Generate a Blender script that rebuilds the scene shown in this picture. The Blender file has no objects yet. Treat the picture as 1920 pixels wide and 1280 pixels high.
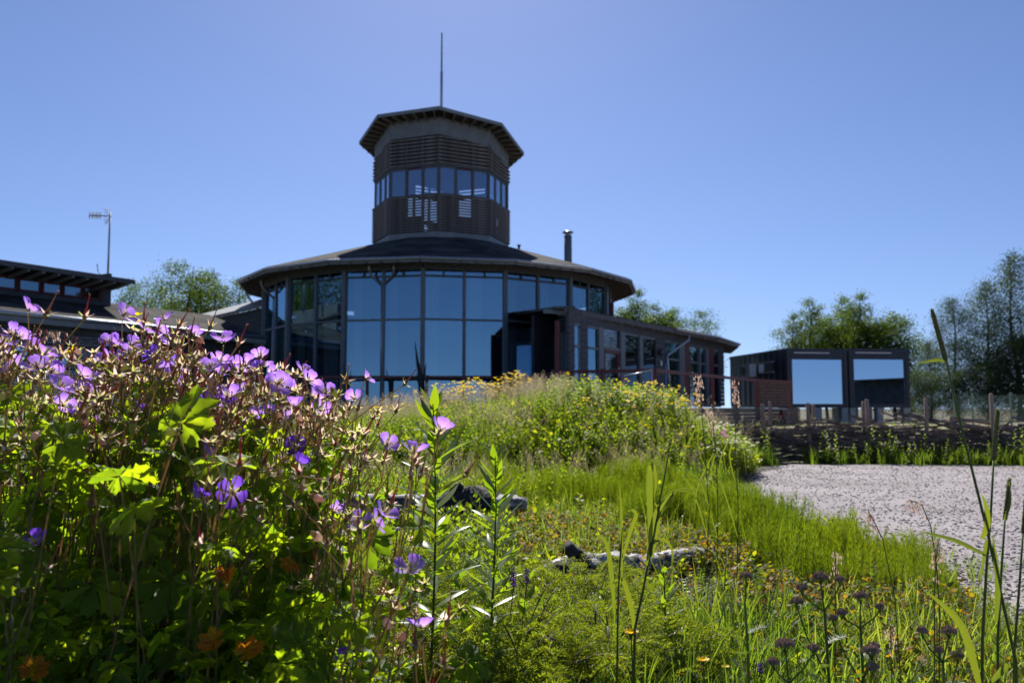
import bpy, math, random
import numpy as np
from mathutils import Vector, Matrix, noise
R = math.radians
rnd = random.Random(7)
rs = np.random.RandomState(11)
S = bpy.context.scene
COL = S.collection

# ------------------------------------------------------------------ camera
F, HOR, H = 1600.0, 765.0, 0.65          # focal length in photo pixels, horizon row, eye height
TH = math.atan((HOR - 640) / F)
CT, ST = math.cos(TH), math.sin(TH)
cam_data = bpy.data.cameras.new('camera')
cam = bpy.data.objects.new('camera', cam_data); COL.objects.link(cam)
cam.location = (0, 0, H); cam.rotation_euler = (math.pi/2 + TH, 0, 0)
cam_data.sensor_width = 36.0; cam_data.lens = F/1920*36
cam_data.clip_start = 0.05; cam_data.clip_end = 2000
cam_data.dof.use_dof = True; cam_data.dof.focus_distance = 1.55; cam_data.dof.aperture_fstop = 8.5
S.camera = cam
# ------------------------------------------------------------------ sky, sun, exposure
SUN_AZ, SUN_EL = R(-4.0), R(43.0)         # azimuth from +Y towards +X
w = bpy.data.worlds.new('World'); S.world = w; w.use_nodes = True
nt = w.node_tree; nt.nodes.clear()
sky = nt.nodes.new('ShaderNodeTexSky'); sky.sky_type = 'NISHITA'; sky.sun_disc = False
sky.sun_elevation = SUN_EL; sky.sun_rotation = SUN_AZ
sky.air_density = 1.0; sky.dust_density = 0.16; sky.ozone_density = 4.0; sky.altitude = 0
tint = nt.nodes.new('ShaderNodeMix'); tint.data_type = 'RGBA'; tint.blend_type = 'MULTIPLY'
tint.inputs[0].default_value = 1.0; tint.inputs[7].default_value = (0.95, 0.86, 0.89, 1)
bg = nt.nodes.new('ShaderNodeBackground'); bg.inputs[1].default_value = 0.058
wo = nt.nodes.new('ShaderNodeOutputWorld')
tc = nt.nodes.new('ShaderNodeTexCoord'); mp = nt.nodes.new('ShaderNodeMapping'); mp.vector_type = 'POINT'
mp.inputs['Scale'].default_value = (1, 1, .9); mp.inputs['Location'].default_value = (0, 0, .1)
nt.links.new(tc.outputs['Generated'], mp.inputs[0]); nt.links.new(mp.outputs[0], sky.inputs[0])
nt.links.new(sky.outputs[0], tint.inputs[6]); gam = nt.nodes.new('ShaderNodeGamma'); gam.inputs[1].default_value = 1.22
nt.links.new(tint.outputs[2], gam.inputs[0]); nt.links.new(gam.outputs[0], bg.inputs[0]); nt.links.new(bg.outputs[0], wo.inputs[0])
sd = bpy.data.lights.new('sun', 'SUN'); sd.energy = 5.0; sd.angle = R(0.53); sd.color = (1.0, 0.955, 0.88)
sun = bpy.data.objects.new('sun', sd); COL.objects.link(sun)
dvec = Vector((math.sin(SUN_AZ)*math.cos(SUN_EL), math.cos(SUN_AZ)*math.cos(SUN_EL), math.sin(SUN_EL)))
sun.rotation_euler = dvec.to_track_quat('Z', 'Y').to_euler()
sun.location = (0, 0, 30)
S.view_settings.view_transform = 'Standard'; S.view_settings.look = 'None'
S.view_settings.exposure = 0.57; S.view_settings.gamma = 1.0; S.view_settings.use_curve_mapping = False
S.render.engine = 'CYCLES'
S.cycles.max_bounces = 10; S.cycles.diffuse_bounces = 6; S.cycles.transmission_bounces = 8; S.cycles.transparent_max_bounces = 12

# ------------------------------------------------------------------ helpers
def P(px, py, Y):
    """world point seen at photo pixel (px,py) at depth Y"""
    u = (640-py)/F
    d = Vector(((px-960)/F, CT-u*ST, ST+u*CT))
    return Vector((0, 0, H)) + d*(Y/d.y)
def ZY(py, Y): return P(960, py, Y).z
def XY(px, Y, z=1.0):
    # X at depth Y, height z
    d = Y*CT + (z-H)*ST
    return (px-960)/F*d

def tag(o, label=None, cat=None, group=None, kind=None):
    if label: o['label'] = label
    if cat: o['category'] = cat
    if group: o['group'] = group
    if kind: o['kind'] = kind
    return o
def empty(name, loc=(0, 0, 0), rz=0):
    o = bpy.data.objects.new(name, None); COL.objects.link(o)
    o.location = loc; o.rotation_euler = (0, 0, rz); o.empty_display_size = .1
    return o
def link(name, me, parent=None, mat=None):
    o = bpy.data.objects.new(name, me); COL.objects.link(o)
    if parent is not None: o.parent = parent
    if mat is not None: o.matrix_basis = mat
    return o

class MB:
    def __init__(s): s.v = []; s.f = []; s.m = []
    def add(s, vs, fs, mi=0):
        n = len(s.v); s.v += [tuple(v) for v in vs]
        for f in fs: s.f.append(tuple(i+n for i in f)); s.m.append(mi)
    def box(s, c, size, M=None, mi=0, bev=0):
        hx, hy, hz = size[0]/2, size[1]/2, size[2]/2
        vs = [Vector((x*hx, y*hy, z*hz)) for z in (-1, 1) for y in (-1, 1) for x in (-1, 1)]
        if M is not None: vs = [M @ v for v in vs]
        c = Vector(c); vs = [v+c for v in vs]
        s.add(vs, [(0, 2, 3, 1), (4, 5, 7, 6), (0, 1, 5, 4), (2, 6, 7, 3), (0, 4, 6, 2), (1, 3, 7, 5)], mi)
    def bar(s, a, b, w, h, mi=0, up=Vector((0, 0, 1))):
        """rectangular bar from a to b: w sideways, h along up"""
        a = Vector(a); b = Vector(b); d = (b-a); L = d.length; d = d/L
        if abs(d.dot(up)) > .99: up = Vector((0, 1, 0))
        x = d.cross(up).normalized(); z = x.cross(d)
        vs = [p + x*(i*w/2) + z*(j*h/2) for p in (a, b) for (i, j) in ((-1, -1), (1, -1), (1, 1), (-1, 1))]
        s.add(vs, [(0, 1, 2, 3), (7, 6, 5, 4), (0, 4, 5, 1), (1, 5, 6, 2), (2, 6, 7, 3), (3, 7, 4, 0)], mi)
    def tube(s, pts, rad, n=6, mi=0, cap=True):
        pts = [Vector(p) for p in pts]
        if not isinstance(rad, (list, tuple)): rad = [rad]*len(pts)
        rings = []; prev = None
        for i, p in enumerate(pts):
            d = (pts[min(i+1, len(pts)-1)] - pts[max(i-1, 0)])
            d = d.normalized() if d.length > 1e-9 else Vector((0, 0, 1))
            if prev is None:
                a = Vector((0, 0, 1)) if abs(d.z) < .9 else Vector((1, 0, 0))
                x = d.cross(a).normalized()
            else:
                x = (prev - d*prev.dot(d)); x = x.normalized() if x.length > 1e-6 else prev
            prev = x; y = d.cross(x)
            rings.append([p + (x*math.cos(2*math.pi*k/n) + y*math.sin(2*math.pi*k/n))*rad[i] for k in range(n)])
        vs = [v for r_ in rings for v in r_]; fs = []
        for i in range(len(pts)-1):
            for k in range(n):
                k2 = (k+1) % n; fs.append((i*n+k, i*n+k2, (i+1)*n+k2, (i+1)*n+k))
        if cap: fs.append(tuple(range(n-1, -1, -1))); fs.append(tuple((len(pts)-1)*n+k for k in range(n)))
        s.add(vs, fs, mi)
    def prism(s, poly, z0, z1, mi=0):
        n = len(poly)
        vs = [(x, y, z0) for x, y in poly] + [(x, y, z1) for x, y in poly]
        fs = [tuple(range(n-1, -1, -1)), tuple(range(n, 2*n))] + [(i, (i+1) % n, (i+1) % n+n, i+n) for i in range(n)]
        s.add(vs, fs, mi)
    def slab(s, quad, t, mi=0):
        """thick slab from corner list (top), thickness t downwards along its normal"""
        q = [Vector(p) for p in quad]; nrm = (q[1]-q[0]).cross(q[2]-q[0]).normalized()
        if nrm.z < 0: nrm = -nrm
        n = len(q); vs = q + [p - nrm*t for p in q]
        fs = [tuple(range(n)), tuple(range(2*n-1, n-1, -1))] + [(i, i+n, (i+1) % n+n, (i+1) % n) for i in range(n)]
        s.add(vs, fs, mi)
    def mesh(s, name, mats, smooth=False):
        me = bpy.data.meshes.new(name); me.from_pydata(s.v, [], s.f)
        for m in (mats if isinstance(mats, (list, tuple)) else [mats]): me.materials.append(m)
        if len(me.materials) > 1: me.polygons.foreach_set('material_index', s.m)
        if smooth: me.polygons.foreach_set('use_smooth', [True]*len(s.f))
        me.update(); return me
    def build(s, name, mats, parent=None, smooth=False, mat=None):
        return link(name, s.mesh(name, mats, smooth), parent, mat)

# ------------------------------------------------------------------ materials
def mat(name, col=(.5, .5, .5), rough=.6, var=0, scale=8, metal=0, bump=0, spec=.5, col2=None, stretch=(1, 1, 1), detail=5):
    m = bpy.data.materials.new(name); m.use_nodes = True; n = m.node_tree; b = n.nodes['Principled BSDF']
    b.inputs['Base Color'].default_value = (*col, 1); b.inputs['Roughness'].default_value = rough
    b.inputs['Metallic'].default_value = metal; b.inputs['Specular IOR Level'].default_value = spec
    if var or bump or col2:
        tc = n.nodes.new('ShaderNodeTexCoord'); mp = n.nodes.new('ShaderNodeMapping'); mp.inputs['Scale'].default_value = stretch
        no = n.nodes.new('ShaderNodeTexNoise'); no.inputs['Scale'].default_value = scale; no.inputs['Detail'].default_value = detail
        n.links.new(tc.outputs['Object'], mp.inputs[0]); n.links.new(mp.outputs[0], no.inputs[0])
        if var or col2:
            cr = n.nodes.new('ShaderNodeValToRGB'); n.links.new(no.outputs[0], cr.inputs[0])
            c2 = col2 or tuple(min(1, c*(1+var)) for c in col); c1 = col if col2 else tuple(c*(1-var) for c in col)
            cr.color_ramp.elements[0].position = .35; cr.color_ramp.elements[1].position = .65
            cr.color_ramp.elements[0].color = (*c1, 1); cr.color_ramp.elements[1].color = (*c2, 1)
            n.links.new(cr.outputs[0], b.inputs['Base Color'])
        if bump:
            bp = n.nodes.new('ShaderNodeBump'); bp.inputs['Strength'].default_value = bump; bp.inputs['Distance'].default_value = .02
            n.links.new(no.outputs[0], bp.inputs['Height']); n.links.new(bp.outputs[0], b.inputs['Normal'])
    return m

def leafmat(name, cols, trans=.5, tcol=None, rough=.45, spec=.35, tboost=(1.5, 1.5, .7), patch=0):
    """foliage: diffuse + translucency; colour varies per leaf (random per island)"""
    m = bpy.data.materials.new(name); m.use_nodes = True; n = m.node_tree; N = n.nodes; N.clear()
    out = N.new('ShaderNodeOutputMaterial'); geo = N.new('ShaderNodeNewGeometry'); cr = N.new('ShaderNodeValToRGB')
    cr.color_ramp.interpolation = 'LINEAR'
    k = len(cols)
    while len(cr.color_ramp.elements) < k: cr.color_ramp.elements.new(.5)
    for i, c in enumerate(cols):
        cr.color_ramp.elements[i].position = i/(k-1) if k > 1 else 0; cr.color_ramp.elements[i].color = (*c, 1)
    oi = N.new('ShaderNodeObjectInfo'); ad = N.new('ShaderNodeMath'); ad.operation = 'ADD'; fr = N.new('ShaderNodeMath'); fr.operation = 'FRACT'
    n.links.new(geo.outputs['Random Per Island'], ad.inputs[0]); n.links.new(oi.outputs['Random'], ad.inputs[1])
    n.links.new(ad.outputs[0], fr.inputs[0]); src = fr.outputs[0]
    if patch:   # patches of similar colour across the ground
        tc = N.new('ShaderNodeTexCoord'); no = N.new('ShaderNodeTexNoise'); no.inputs['Scale'].default_value = patch; no.inputs['Detail'].default_value = 2
        n.links.new(tc.outputs['Object'], no.inputs[0])
        mr = N.new('ShaderNodeMapRange'); mr.inputs[1].default_value = .35; mr.inputs[2].default_value = .65
        n.links.new(no.outputs[0], mr.inputs[0])
        mx = N.new('ShaderNodeMix'); mx.inputs[0].default_value = .5; n.links.new(fr.outputs[0], mx.inputs[2]); n.links.new(mr.outputs[0], mx.inputs[3])
        src = mx.outputs[0]
    n.links.new(src, cr.inputs[0])
    pr = N.new('ShaderNodeBsdfPrincipled'); pr.inputs['Roughness'].default_value = rough; pr.inputs['Specular IOR Level'].default_value = spec
    tr = N.new('ShaderNodeBsdfTranslucent'); mul = N.new('ShaderNodeMix'); mul.data_type = 'RGBA'; mul.blend_type = 'MULTIPLY'; mul.inputs[0].default_value = 1
    mul.clamp_result = False
    mul.inputs[7].default_value = (*tboost, 1)
    n.links.new(cr.outputs[0], pr.inputs['Base Color']); n.links.new(cr.outputs[0], mul.inputs[6]); n.links.new(mul.outputs[2], tr.inputs[0])
    ms = N.new('ShaderNodeMixShader'); ms.inputs[0].default_value = trans
    n.links.new(pr.outputs[0], ms.inputs[1]); n.links.new(tr.outputs[0], ms.inputs[2]); n.links.new(ms.outputs[0], out.inputs[0])
    return m

def glassmat(name, refl=.45, tint=(.25, .3, .33), see=.25, wav=0.0, rtint=(.9, .95, 1)):
    m = bpy.data.materials.new(name); m.use_nodes = True; n = m.node_tree; N = n.nodes; N.clear()
    out = N.new('ShaderNodeOutputMaterial'); gl = N.new('ShaderNodeBsdfGlossy'); gl.inputs['Roughness'].default_value = .0
    gl.inputs['Color'].default_value = (*rtint, 1)
    tp = N.new('ShaderNodeBsdfTransparent'); tp.inputs['Color'].default_value = (*tint, 1)
    lw = N.new('ShaderNodeFresnel'); lw.inputs['IOR'].default_value = 1.5
    ad = N.new('ShaderNodeMath'); ad.operation = 'ADD'; ad.use_clamp = True; ad.inputs[1].default_value = refl
    n.links.new(lw.outputs[0], ad.inputs[0])
    ms = N.new('ShaderNodeMixShader'); n.links.new(ad.outputs[0], ms.inputs[0]); n.links.new(tp.outputs[0], ms.inputs[1]); n.links.new(gl.outputs[0], ms.inputs[2])
    n.links.new(ms.outputs[0], out.inputs[0])
    if wav:
        tc = N.new('ShaderNodeTexCoord'); no = N.new('ShaderNodeTexNoise'); no.inputs['Scale'].default_value = .9; no.inputs['Detail'].default_value = 0
        bp = N.new('ShaderNodeBump'); bp.inputs['Strength'].default_value = wav; bp.inputs['Distance'].default_value = .05
        n.links.new(tc.outputs['Object'], no.inputs[0]); n.links.new(no.outputs[0], bp.inputs['Height']); n.links.new(bp.outputs[0], gl.inputs['Normal'])
    return m

M = {}
M['timber_dark'] = mat('timber_dark', (.11, .11, .115), .7, .35, 6, bump=.15, stretch=(1, 1, 6))
M['slat'] = mat('slat_grey', (.19, .165, .155), .8, .5, 2.2, bump=.15, detail=9)
M['siding'] = mat('siding_grey', (.07, .077, .09), .7, .3, 5, stretch=(1, 1, 5), bump=.2)
M['wall_dark'] = mat('wall_dark', (.07, .072, .078), .75, .25, 3)
M['mullion'] = mat('mullion_grey', (.15, .165, .18), .45, .1, 5)
M['fascia'] = mat('fascia_grey', (.24, .25, .26), .6, .12, 4)
M['plaster'] = mat('plaster_grey', (.22, .225, .23), .8, .1, 3)
M['soffit'] = mat('soffit_wood', (.16, .13, .11), .75, .25, 5, stretch=(4, 1, 1))
M['roof'] = mat('roof_felt', (.06, .056, .053), .95, .5, 1.1, bump=.3, spec=.08, detail=10)
M['brown'] = mat('brown_board', (.12, .07, .055), .75, .25, 6)
M['red'] = mat('red_paint', (.13, .024, .026), .5, .2, 8)
M['metal'] = mat('galvanised', (.42, .45, .48), .38, .12, 12, metal=.8)
M['darkmetal'] = mat('dark_metal', (.05, .055, .065), .4, .1, 8, metal=.3)
M['container'] = mat('container_paint', (.022, .03, .045), .4, .15, 3)
M['white'] = mat('white_paint', (.7, .72, .75), .5, .05, 5)
M['concrete'] = mat('concrete', (.38, .38, .37), .85, .15, 9, bump=.2)
M['curtain'] = mat('curtain', (.62, .64, .66), .9, .2, 3, stretch=(12, 12, .2))
M['deck'] = mat('deck_board', (.13, .10, .085), .8, .3, 7, stretch=(1, 1, 5))
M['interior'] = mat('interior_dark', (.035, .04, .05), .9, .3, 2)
M['glass'] = glassmat('glass_blue', .42, (.55, .62, .68), wav=.10, rtint=(.30, .52, .70))
M['glass_tower'] = glassmat('glass_clear', .33, (.8, .86, .9), rtint=(.6, .75, .95))
M['glass_cont'] = glassmat('glass_mirror', .72, (.2, .2, .2), rtint=(.45, .62, .82))
M['glass_dark'] = glassmat('glass_dark', .10, (.25, .28, .3), wav=.04)
M['stake'] = mat('stake_wood', (.27, .19, .15), .85, .25, 20, bump=.3, stretch=(1, 1, .2))
M['rod'] = mat('rod_bark', (.14, .115, .10), .85, .5, 12, bump=.4)

# ------------------------------------------------------------------ terrain
def sstep(t): t = max(0., min(1., t)); return t*t*(3-2*t)
def edge_x(y):
    """x of the near edge of the gravel, as a function of depth"""
    pts = [(0, 1.25), (2.4, 1.33), (2.85, 1.48), (3.5, 1.70), (4.2, 1.63), (5.3, 1.46), (5.9, 1.36), (6.6, 1.5), (7.2, 2.0), (7.9, 2.22), (8.6, 2.45), (9.3, 2.9), (12, 3.2)]
    for (a, xa), (b, xb) in zip(pts, pts[1:]):
        if a <= y <= b: return xa + (xb-xa)*(y-a)/(b-a)
    return 1.2 if y < 0 else 3.2
def mound(x, y):
    cx = .35; rx = 3.0 if x < cx else 2.2
    ry = 2.1 + (1.0*sstep((.7-x)/1.8) if y < 8.9 else 0)
    q = ((x-cx)/rx)**2 + ((y-8.9)/ry)**2
    if q >= 1: return 0
    h = .14*sstep((1-q)/.35) + .39*sstep((1-q)/1.0)
    h *= 1 - .14*sstep((cx+.1-x)/1.2)
    return h*(1+.16*noise.noise(Vector((x*1.3, y*1.3, 3))))
def gz(x, y):
    z = mound(x, y) + .012*noise.noise(Vector((x*2.1, y*2.1, 0)))
    z += .05*math.exp(-((x+.8)**2 + (y-2.2)**2)/2)
    return z
gm = mat('meadow_soil', (.05, .042, .028), .95, .5, 5, bump=.5, col2=(.075, .085, .03))
def grid(name, xs, ys, zf, m):
    X, Y_ = len(xs), len(ys)
    vs = [(x, y, zf(x, y)) for y in ys for x in xs]
    fs = [(j*X+i, j*X+i+1, (j+1)*X+i+1, (j+1)*X+i) for j in range(Y_-1) for i in range(X-1)]
    me = bpy.data.meshes.new(name); me.from_pydata(vs, [], fs); me.materials.append(m)
    me.polygons.foreach_set('use_smooth', [True]*len(fs)); me.update()
    o = link(name, me); o['kind'] = 'structure'; return o
xs = sorted(set([-400, -200, -100, -60, -30, -15, -8] + [round(-5+.14*i, 3) for i in range(80)] + [8, 15, 30, 60, 100, 200, 400]))
ys = sorted(set([-400, -200, -80, -30, -10, -3] + [round(-1+.14*i, 3) for i in range(95)] + [14, 18, 25, 40, 60, 100, 200, 500, 900]))
grid('ground', xs, ys, gz, gm)
# gravel
gr = bpy.data.materials.new('gravel'); gr.use_nodes = True; n = gr.node_tree; b = n.nodes['Principled BSDF']; b.inputs['Roughness'].default_value = .9
tc = n.nodes.new('ShaderNodeTexCoord'); vo = n.nodes.new('ShaderNodeTexVoronoi'); vo.inputs['Scale'].default_value = 120; vo.inputs['Randomness'].default_value = 1
cr = n.nodes.new('ShaderNodeValToRGB'); n1 = n.nodes.new('ShaderNodeTexNoise'); n1.inputs['Scale'].default_value = 1.6; n1.inputs['Detail'].default_value = 6
n.links.new(tc.outputs['Object'], vo.inputs[0]); n.links.new(tc.outputs['Object'], n1.inputs[0])
sep = n.nodes.new('ShaderNodeSeparateColor'); n.links.new(vo.outputs['Color'], sep.inputs[0]); n.links.new(sep.outputs[0], cr.inputs[0])
e = cr.color_ramp.elements; e[0].position = 0; e[0].color = (.15, .132, .134, 1); e[1].position = 1; e[1].color = (.40, .355, .365, 1)
x_ = cr.color_ramp.elements.new(.5); x_.color = (.27, .238, .243, 1)
mr = n.nodes.new('ShaderNodeMapRange'); mr.inputs[1].default_value = .3; mr.inputs[2].default_value = .7; mr.inputs[3].default_value = .72; mr.inputs[4].default_value = 1.15
mx = n.nodes.new('ShaderNodeMix'); mx.data_type = 'RGBA'; mx.blend_type = 'MULTIPLY'; mx.inputs[0].default_value = 1
n.links.new(n1.outputs[0], mr.inputs[0]); n.links.new(cr.outputs[0], mx.inputs[6]); n.links.new(mr.outputs[0], mx.inputs[7]); n.links.new(mx.outputs[2], b.inputs['Base Color'])
bp = n.nodes.new('ShaderNodeBump'); bp.inputs['Strength'].default_value = .3; bp.inputs['Distance'].default_value = .004; bp.invert = True
n.links.new(vo.outputs['Distance'], bp.inputs['Height']); n.links.new(bp.outputs[0], b.inputs['Normal'])
M['gravel'] = gr
vs = []; fs = []
yy = [-1+.1*i for i in range(106)] + [9.6]
far = [2.0, 2.4, 3, 4, 5, 7, 10, 20, 60]
def gravel_z(x, y): return gz(x, y) + .022 + .006*noise.noise(Vector((x*1.7, y*1.7, 9)))
cols = 46
for y in yy:
    x0 = edge_x(y) + .06*noise.noise(Vector((0, y*3, 1)))
    for i in range(cols):
        t = i/(cols-1); x = x0 + (8*t if t < .85 else 6.8 + (t-.85)/.15*40)
        vs.append((x, y, (gz(x, y)+.001 if i == 0 else gravel_z(x, y))))
for j in range(len(yy)-1):
    for i in range(cols-1): fs.append((j*cols+i, j*cols+i+1, (j+1)*cols+i+1, (j+1)*cols+i))
me = bpy.data.meshes.new('gravel_path'); me.from_pydata(vs, [], fs); me.materials.append(gr); me.polygons.foreach_set('use_smooth', [True]*len(fs)); me.update()
tag(link('gravel_path', me), kind='structure')

# ------------------------------------------------------------------ rotunda
CX, CY = -3.02, 36.0
NG = 16; ST16 = 2*math.pi/NG
def ring(Rr, k, z, ph=0.0, step=ST16): a = ph + k*step; return Vector((CX+Rr*math.sin(a), CY-Rr*math.cos(a), z))
RG, RE = 7.22, 8.18
ZG0, ZG1 = .78, 5.28
ZE = ZY(478, CY-RE)         # eave height
ZT0 = ZY(443, CY-2.9)       # foot of the tower
ZTR = ZY(598, CY-RG)
rot = empty('rotunda', (0, 0, 0))
tag(rot, 'large dark rotunda with tall blue reflecting glass walls under the tower', 'building')
# roof: 16 felt facets
for k in range(NG):
    mb = MB()
    mb.slab([ring(RE, k, ZE), ring(RE, k+1, ZE), ring(2.5, k+1, ZT0+.1), ring(2.5, k, ZT0+.1)], .10)
    o = mb.build('roof_panel', M['roof'], rot)
    mb = MB(); mb.bar(ring(RE+.01, k+.006, ZE-.14), ring(RE+.01, k+.994, ZE-.14), .04, .16); mb.build('fascia_board', M['fascia'], o)
    if k in (11, 12, 13, 14, 15, 0, 1, 2, 3, 4):
        mb = MB(); mb.tube([ring(RE+.08, k, ZE-.10), ring(RE+.08, k+1, ZE-.10)], .06, 8); mb.build('gutter', M['metal'], o)
    for j in range(6):
        a = ring(RE-.05, k+(j+.5)/6, ZE-.16); b_ = ring(RG-.1, k+(j+.5)/6, ZE-.02)
        mb = MB(); mb.bar(a, b_, .06, .12); mb.build('rafter', M['soffit'], o)
mb = MB()
for k in range(NG): mb.slab([ring(RE-.06, k, ZE-.09), ring(RE-.06, k+1, ZE-.09), ring(RG-.25, k+1, ZE+.12), ring(RG-.25, k, ZE+.12)], .03)
mb.build('soffit', M['soffit'], rot)
mb = MB()
for k in range(NG): mb.bar(ring(RG-.02, k, ZE-.16), ring(RG-.02, k+1, ZE-.16), .16, .34)
mb.build('ring_beam', M['timber_dark'], rot)
mb = MB(); mb.prism([(ring(RG+.15, k, 0).x, ring(RG+.15, k, 0).y) for k in range(NG)], 0, .74); mb.build('plinth', M['timber_dark'], rot)
# interior: floor, dark core, curtains
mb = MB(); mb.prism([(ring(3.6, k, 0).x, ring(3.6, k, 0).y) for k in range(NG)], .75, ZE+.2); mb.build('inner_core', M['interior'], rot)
glass_ks = list(range(-6, 3))
ztop = ZE-.34
for k in range(NG):
    kk = k if k < 9 else k-NG
    a, b_ = ring(RG, k, 0), ring(RG, k+1, 0)
    # corner post
    mb = MB(); c = ring(RG+.03, k, 0); mb.box((c.x, c.y, (.74+ztop)/2+.04), (.15, .17, ztop-.70), Matrix.Rotation(k*ST16, 3, 'Z')); mb.build('corner_post', M['mullion'], rot)
    if kk in glass_ks:
        for h in (0, 1):
            p = a.lerp(b_, h*.5+.012); q = a.lerp(b_, h*.5+.488)
            if h == 0:
                m_ = a.lerp(b_, .5); mb = MB(); mb.box((m_.x, m_.y, (.74+ztop)/2), (.10, .12, ztop-.74), Matrix.Rotation((k+.5)*ST16, 3, 'Z')); mb.build('mullion', M['mullion'], rot)
            for (z0, z1) in ((.76, ZTR-.035), (ZTR+.035, ztop-.22)):
                j4 = [rnd.uniform(-.009, .009) for _ in range(4)]; nv = Vector((p.x+q.x-2*CX, p.y+q.y-2*CY, 0)).normalized()
                mb = MB(); mb.add([(p.x+nv.x*j4[0], p.y+nv.y*j4[0], z0), (q.x+nv.x*j4[1], q.y+nv.y*j4[1], z0), (q.x+nv.x*j4[2], q.y+nv.y*j4[2], z1), (p.x+nv.x*(j4[0]-j4[1]+j4[2]), p.y+nv.y*(j4[0]-j4[1]+j4[2]), z1)], [(0, 1, 2, 3)]); mb.build('pane', M['glass'], rot)
            mb = MB(); mb.bar((p.x, p.y, ZTR), (q.x, q.y, ZTR), .09, .07); mb.build('transom', M['mullion'], rot)
            mb = MB(); mb.bar((p.x, p.y, ztop-.19), (q.x, q.y, ztop-.19), .09, .06); mb.build('transom', M['timber_dark'], rot)
            mb = MB(); mb.add([(p.x, p.y, ztop-.16), (q.x, q.y, ztop-.16), (q.x, q.y, ztop), (p.x, p.y, ztop)], [(0, 1, 2, 3)]); mb.build('top_light', M['glass'], rot)
            mm = (p+q)/2; nn = Vector((mm.x-CX, mm.y-CY, 0)).normalized()
            mb = MB(); mb.bar(Vector((mm.x, mm.y, ztop-.22))+nn*.06, Vector((mm.x, mm.y, ztop-.02))+nn*.06, .05, .05); mb.build('bracket', M['timber_dark'], rot)
            # curtain behind part of the pane
            if kk in (-2, -1, 0, 1) or rnd.random() < .5:
                w0 = rnd.uniform(.02, .12); w1 = w0+rnd.uniform(.1, .25)
                i0 = ring(RG-.35, k+h*.5+w0, 0); i1 = ring(RG-.35, k+h*.5+w1, 0); mb = MB(); vs = []; nf = 14
                for i in range(nf+1):
                    pp = i0.lerp(i1, i/nf)+nn*(.04 if i % 2 else 0); vs += [(pp.x, pp.y, .8), (pp.x, pp.y, ztop-.1)]
                mb.add(vs, [(2*i, 2*i+2, 2*i+3, 2*i+1) for i in range(nf)]); mb.build('curtain', M['curtain'], rot)
    elif kk in (3, 4):
        # clerestory above the entrance wing: red frames, grey sill wall
        z0 = 3.35; zs = ZY(575, 31)
        mb = MB(); mb.bar((a.x, a.y, (z0+zs)/2), (b_.x, b_.y, (z0+zs)/2), .14, zs-z0); mb.build('sill_wall', M['fascia'], rot)
        for h in (0, 1):
            p = a.lerp(b_, h*.5+.03); q = a.lerp(b_, h*.5+.47); z2 = ztop-.28
            fr = MB(); fr.bar((p.x, p.y, zs), (p.x, p.y, z2+.3), .14, .12); fr.bar((q.x, q.y, zs), (q.x, q.y, z2+.3), .14, .12)
            fr.bar((p.x, p.y, z2+.03), (q.x, q.y, z2+.03), .1, .09); fr.bar((p.x, p.y, zs+.02), (q.x, q.y, zs+.02), .1, .06)
            f_ = fr.build('window_frame', M['red'], rot)
            mb = MB(); mb.add([(p.x, p.y, zs+.04), (q.x, q.y, zs+.04), (q.x, q.y, z2), (p.x, p.y, z2)], [(0, 1, 2, 3)]); mb.build('pane', M['glass'], f_)
            mb = MB(); mb.bar((p.x, p.y, z2+.19), (q.x, q.y, z2+.19), .1, .22); mb.build('head_board', M['timber_dark'], rot)
    else:
        mb = MB(); mb.bar((a.x, a.y, 2.9), (b_.x, b_.y, 2.9), .12, 4.5); mb.build('rear_wall', M['wall_dark'], rot)
# downpipes with forked tops
for px, split in ((716, 1), (512, 1)):
    yb = {716: 29.05, 512: 32.4}[px]; x = XY(px, yb, 3)
    mb = MB(); zt = ZE-.85
    mb.tube([(x, yb, .8), (x, yb, zt)], .05, 8)
    for sx in (-1, 1):
        mb.tube([(x, yb, zt), (x+sx*.34, yb-.12, zt+.32), (x+sx*.42, yb-.25, zt+.5), (x+sx*.42, yb-.35, ZE-.14)], .045, 8)
    mb.build('downpipe', M['metal'], rot, True)
mb = MB()
for k0_, k1_ in ((-4.05, -4.6),):
    mb.tube([ring(RE+.05, -3.9, ZE-.15), ring(RE-.3, -4.0, ZE-.75), ring(RG+.12, -4.1, ZE-1.15), ring(RG+.1, -4.1, ZE-1.3)], .05, 8)
mb.build('downpipe', M['metal'], rot, True)
# chimney & roof vent
ch = empty('flue_chimney', (0, 0, 0)); tag(ch, 'grey cylindrical metal flue with a round rain cap on the right of the rotunda roof', 'chimney')
yc = 33.5; xc = XY(1065, yc, 7); zb = ZY(490, yc); zt = ZY(442, yc)
mb = MB(); mb.tube([(xc, yc, zb-.8), (xc, yc, zt)], .155, 16); mb.build('pipe', M['mullion'], ch, True)
mb = MB(); mb.tube([(xc, yc, zt-.02), (xc, yc, zt+.10)], .11, 12); mb.build('neck', M['metal'], ch, True)
mb = MB(); mb.tube([(xc, yc, zt+.10), (xc, yc, zt+.15), (xc, yc, zt+.2)], [.21, .22, .06], 16); mb.build('rain_cap', M['metal'], ch, True)
vp = MB(); yv = 34.2; xv = XY(973, yv, 7); vp.tube([(xv, yv, ZY(478, yv)), (xv, yv, ZY(461, yv))], .05, 8); vp.tube([(xv, yv, ZY(461, yv)), (xv, yv, ZY(459, yv))], .08, 8)
tag(vp.build('roof_vent', M['darkmetal'], None, True), 'short dark vent pipe on the roof just right of the tower', 'vent')

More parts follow.
